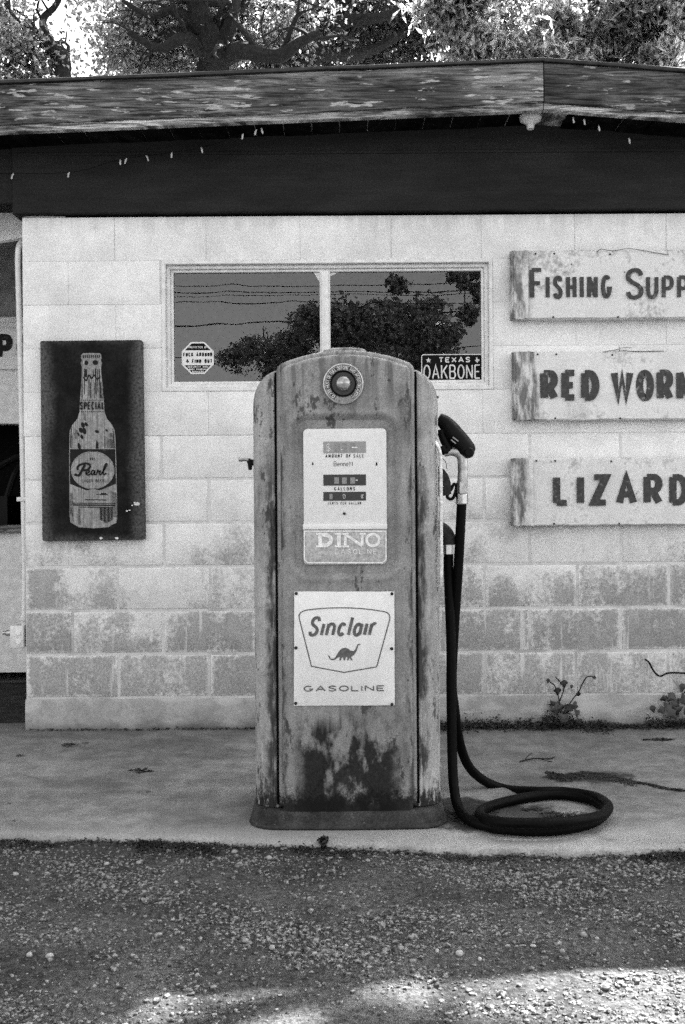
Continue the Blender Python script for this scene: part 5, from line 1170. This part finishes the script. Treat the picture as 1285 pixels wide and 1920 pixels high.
def ground_to(px, Y): p = P(px, 150, Y); return Vector((p.x, Y, 0))
def cc(px, py, Y, rx, ry, rz, w_=1): return (tuple(P(px, py, Y)), (rx, ry, rz), w_)
g1 = ground_to(395, 12.5)
build_tree('oak_tree', 'gnarled live oak with a thick dark trunk behind the roof, left of centre', g1, [(g1, .3), (g1+Vector((.1, 0, 3)), .25), pv(398, 150, 12.5, .2), pv(405, 95, 12.5, .17)],
    [[pv(405, 110, 12.3, .2), pv(385, 50, 12, .15), pv(365, 0, 11.8, .11), pv(340, -120, 11.8, .07)], [pv(405, 100, 12.3, .18), pv(425, 40, 12.1, .13), pv(440, -20, 12.1, .1), pv(480, -140, 12.1, .06)], [pv(400, 120, 12.3, .13), pv(450, 95, 11.9, .1), pv(520, 105, 11.7, .085), pv(560, 80, 11.6, .06), pv(600, 60, 11.6, .035)], [pv(395, 110, 12.3, .1), pv(350, 70, 11.9, .075), pv(300, 90, 11.8, .05), pv(240, 60, 11.8, .03)], [pv(385, 60, 12, .07), pv(330, 20, 11.8, .05), pv(280, 30, 11.8, .035), pv(230, 0, 11.8, .02)]],
    [cc(310, 70, 12.9, .85, .8, .5, 2.5), cc(250, 100, 12.8, .25, .5, .3, .5), cc(360, -150, 12.9, 1.2, 1.3, .9, 2), cc(480, 50, 12.9, .9, .8, .6, 1.7), cc(330, 20, 12.8, .5, .4, .3, .5), cc(360, -420, 12.9, 1.5, 1.5, 1.0, .8)], 24000, .072, 'oak_leaf', 'trees behind the roof', .22, seed=3, nclump=420)
g2 = ground_to(590, 13.5)
build_tree('oak_tree', 'dark spreading oak with leaning trunk above the middle of the roof', g2, [(g2, .3), (g2+Vector((.0, 0, 3.5)), .27), pv(550, 150, 13.5, .22), pv(585, 90, 13.4, .2)],
    [[pv(575, 110, 13.5, .2), pv(595, 60, 13.4, .17), pv(575, 10, 13.3, .12), pv(560, -110, 13.2, .08)], [pv(590, 80, 13.4, .14), pv(650, 40, 13.2, .08), pv(720, 30, 13, .06), pv(800, -10, 12.8, .04)], [pv(560, 140, 13.5, .14), pv(510, 125, 13.2, .12), pv(490, 140, 13.2, .1)], [pv(590, 100, 13.4, .1), pv(680, 100, 13.6, .07), pv(760, 60, 13.6, .05)]],
    [cc(640, 60, 14.4, 1.2, 1.0, .7, 2.2), cc(770, 70, 14.4, 1.1, 1.0, .7, 2.2), cc(520, 30, 14.2, .6, .8, .6, .9), cc(700, -150, 13.6, 2.4, 1.8, 1.1, 2), cc(900, 60, 14, 1.0, 1, .7, 1.6)], 32000, .072, 'dark_leaf', 'trees behind the roof', .2, seed=5, nclump=480)
g3 = ground_to(105, 11)
build_tree('oak_tree', 'bare-limbed small oak with open twigs at the top left corner', g3, [(g3, .13), (g3+Vector((.05, 0, 3)), .11), pv(118, 150, 11, .085), pv(105, 95, 11, .075)],
    [[pv(105, 100, 11, .07), pv(70, 75, 11, .045), pv(40, 95, 11, .03), pv(10, 130, 11, .015)], [pv(103, 95, 11, .06), pv(80, 40, 11, .04), pv(110, 0, 11, .03), pv(120, -80, 11, .02)], [pv(60, 80, 11, .035), pv(55, 120, 11, .025), pv(80, 150, 11, .012)]],
    [cc(30, 120, 11, .45, .5, .28, 1.6), cc(0, 20, 11, .35, .5, .25, .8), cc(140, -20, 11, .3, .5, .2, .4), cc(60, -260, 11, 1.2, 1.2, .6, 1.5)], 5200, .07, 'oak_leaf', 'trees behind the roof', .15, seed=8, nclump=150)
g4 = ground_to(1150, 9.5)
build_tree('drooping_tree', 'slender tree with pale drooping narrow leaves above the right roof slope', g4, [(g4, .09), (g4+Vector((0, 0, 3)), .08), pv(1140, 130, 9.5, .05), pv(1165, 60, 9.5, .045), pv(1185, -20, 9.5, .04), pv(1190, -150, 9.5, .03)],
    [[pv(1170, 130, 9.4, .035), pv(1195, 90, 9.4, .035), pv(1225, 40, 9.4, .035), pv(1250, -30, 9.4, .03)], [pv(1165, 150, 9.4, .03), pv(1240, 100, 9.3, .028), pv(1300, 70, 9.3, .02)], [pv(1130, 150, 9.4, .03), pv(1150, 90, 9.4, .022), pv(1130, 30, 9.4, .02), pv(1120, -60, 9.4, .02)], [pv(1175, 40, 9.5, .02), pv(1000, -60, 9, .015), pv(895, -40, 8.8, .012), pv(893, 60, 8.8, .008)]],
    [cc(1140, 40, 9.5, .28, .4, .3, 1.4), cc(1250, 30, 9.4, .22, .4, .28, 1.3), cc(1060, 70, 9.3, .25, .3, .2, 1.2), cc(1240, 120, 9.2, .25, .3, .1, .6), cc(885, 80, 8.8, .09, .12, .10, .5), cc(830, 15, 8.8, .10, .15, .16, .6), cc(870, -10, 8.8, .2, .2, .12, .5), cc(1010, 112, 9, .25, .3, .06, .7), cc(1150, -180, 9.5, .9, .8, .5, 1)], 15000, .15, 'pale_leaf', 'trees behind the roof', .11, lanceolate=True, seed=11, nclump=150, droop=1.3)
g5 = Vector((1.6, 17, 0))
build_tree('oak_tree', 'broad dark oak filling the background behind the gable peak', g5, [(g5, .3), (g5+Vector((0, 0, 3)), .28), (g5+Vector((.2, 0, 6)), .2), (g5+Vector((.3, 0, 9)), .1)], [[(g5+Vector((0, 0, 5)), .16), (g5+Vector((-2, 0, 7)), .1), (g5+Vector((-4, 0, 8)), .05)], [(g5+Vector((0, 0, 5)), .14), (g5+Vector((1.6, 0, 7)), .08), (g5+Vector((2.2, 0, 8)), .05)]],
    [((-.5, 17, 7.8), (2.8, 1.8, 2.0), 2), ((1.8, 17, 8.2), (2.4, 1.8, 2.2), 2)], 9000, .1, 'dark_leaf', 'trees behind the roof', .4, seed=14, nclump=380)
g9 = Vector((9.0, 9.6, 0)); T = lambda px, py, Z: G(px, py, -.07)+Vector(((Z+.07)/math.tan(R(SUN_EL))*math.sin(R(SUN_AZ)), (Z+.07)/math.tan(R(SUN_EL))*math.cos(R(SUN_AZ)), Z+.07))
bough = [T(1700, 1960, 7.0), T(1000, 1940, 6.6), T(760, 1918, 6.4), T(400, 1880, 6.2), T(330, 1900, 6.1)]
T3 = lambda p, Z: Vector(p)+Vector(((Z-p[2])/math.tan(R(SUN_EL))*math.sin(R(SUN_AZ)), (Z-p[2])/math.tan(R(SUN_EL))*math.cos(R(SUN_AZ)), Z-p[2]))
shade = [(tuple(T3((x_, y_, z_), 6.3)), (.07, .05, .04), .7) for x_ in (-.24, -.12, 0, .12, .24, .3) for y_, z_ in ((3.44, 1.38), (3.5, 1.5), (3.65, 1.5))]  # unseen leaf clumps added along the sun rays to shade the pump top
bough[1:1] = []
build_tree('oak_tree', 'unseen oak added at the right end of the store, leaf clumps set to shade the pump top', g9, [(g9, .28), (g9+Vector((0, 0, 3)), .24), (g9+Vector((-.3, -.2, 6)), .16), (g9+Vector((-.2, 0, 8.5)), .08)], [[(g9+Vector((-.2, -.1, 5.2)), .1), (Vector(T3((.9, 3.5, 1.4), 6.3)), .05), (Vector(T3((0, 3.5, 1.4), 6.3)), .03), (Vector(T3((-.3, 3.5, 1.4), 6.3)), .015)], [(g9+Vector((-.2, -.1, 5.2)), .1)]+[(p, .035-.006*k) for k, p in enumerate(bough)]],
    [((9, 9.8, 8.2), (1.7, 1.5, 1.3), 10)]+shade+[(tuple(T(720, 1926, 6.4)), (.14, .03, .03), .3)], 11000, .07, 'dark_leaf', 'trees behind the roof', .04, seed=31, nclump=260)
# trees across the road, mirrored in the panes
def rv(px, py, Y):                        # reflected pixel -> world point behind the camera
    D = 2*GY-Y; p = P(px, py, D); return Vector((p.x, Y, p.z))
RY = -19.0
def rc(px, py, rx, rz, w_=1, Y=RY, ry=1.2): return (tuple(rv(px, py, Y)), (rx, ry, rz), w_)
g6 = rv(735, 800, RY); g6.z = 0
build_tree('roadside_tree', 'round dark tree across the road, mirrored in the right pane', g6, [(g6, .3), (g6+Vector((0, 0, 2)), .25), (rv(735, 640, RY), .18)], [[(rv(735, 690, RY), .15), (rv(680, 630, RY), .08), (rv(640, 590, RY), .04)], [(rv(735, 690, RY), .15), (rv(790, 620, RY), .08), (rv(820, 580, RY), .04)]],
    [rc(720, 615, 1.1, .6, 2), rc(775, 595, .8, .5, 1.4), rc(810, 640, .55, .55, 1), rc(640, 610, .7, .5, 1.2), rc(590, 600, .4, .25, .4), rc(720, 690, 1.4, .5, 1.2)], 26000, .16, 'dark_leaf', 'trees across the road', .2, seed=21, nclump=170)
g7 = rv(500, 800, RY-2); g7.z = 0
build_tree('roadside_tree', 'lower ragged tree across the road, mirrored in the left pane', g7, [(g7, .2), (g7+Vector((.1, 0, 1.6)), .16), (rv(510, 690, RY-2), .12), (rv(505, 640, RY-2), .08)], [[(rv(510, 690, RY-2), .1), (rv(470, 660, RY-2), .05), (rv(430, 680, RY-2), .03)], [(rv(510, 660, RY-2), .08), (rv(550, 630, RY-2), .05), (rv(570, 600, RY-2), .03)]],
    [rc(440, 680, .3, .3, .8, RY-2), rc(480, 660, .45, .3, 1, RY-2), rc(550, 650, .5, .4, 1.2, RY-2), rc(570, 605, .3, .2, .5, RY-2), rc(530, 700, .8, .35, 1.2, RY-2)], 11000, .10, 'dark_leaf', 'trees across the road', .17, seed=23, nclump=90)
g8 = rv(1040, 800, -6); g8.z = 0
build_tree('roadside_tree', 'overhanging tree near the camera whose hanging twigs are mirrored at the upper right', g8, [(g8, .12), (g8+Vector((0, 0, 2.5)), .1), (rv(1000, 420, -6), .07)], [[(rv(1000, 430, -6), .05), (rv(900, 440, -6), .03), (rv(740, 470, -6), .016), (rv(738, 530, -6), .009)], [(rv(950, 430, -6), .03), (rv(880, 480, -6), .016), (rv(872, 600, -6), .008)]],
    [rc(742, 535, .10, .10, .6, -6, .15), rc(870, 520, .16, .14, 1, -6, .2), rc(900, 545, .1, .2, .8, -6, .2), rc(855, 520, .1, .08, .5, -6, .2), rc(882, 590, .08, .1, .5, -6, .15), rc(905, 500, .2, .12, 1, -6, .2), rc(820, 470, .5, .06, 1, -6, .2), rc(960, 420, .6, .35, 1.5, -6, .5)], 3600, .10, 'dark_leaf', 'trees across the road', .06, seed=25, nclump=70)
# overhead wires across the road
for i, (ya, yb_, sag, r_) in enumerate(((527, 520, .12, .012), (536, 530, .16, .014), (549, 538, .1, .010), (563, 566, .05, .014), (604, 566, .12, .022), (668, 640, .05, .012))):
    Yw = -13.5-.25*i; a, b = rv(-600, ya+(ya-yb_)*1.0, Yw), rv(1900, yb_-(ya-yb_)*.9, Yw); bm = B()
    tube(bm, [a.lerp(b, t)+Vector((0, 0, -sag*4*t*(1-t))) for t in np.linspace(0, 1, 25)], r_*.75, 5)
    tag(obj('overhead_wire', bm, 'wire'), ['uppermost faint', 'second from top', 'third from top', 'fourth from top', 'thickest slanting', 'lowest'][i]+' overhead wire mirrored in the window panes', 'wire', 'overhead wires')
for sx in (-600, 1900):
    p = rv(sx, 560, -14.1); e = empty('utility_pole', (p.x, -14.1, 0), 'wooden utility pole carrying the overhead wires, %s end' % ('left' if sx < 0 else 'right'), 'utility pole', 'utility poles')
    bm = B(); tube(bm, [(p.x, -14.25, 0), (p.x, -14.25, 4), (p.x, -14.25, 7.2)], [.15, .13, .11], 12); obj('pole', bm, 'bark_pole', e)
    bm = B(); box(bm, p.x-.05, p.x+.05, -15.2, -13.3, 5.9, 6.0); obj('crossarm', bm, 'bark_pole', e)
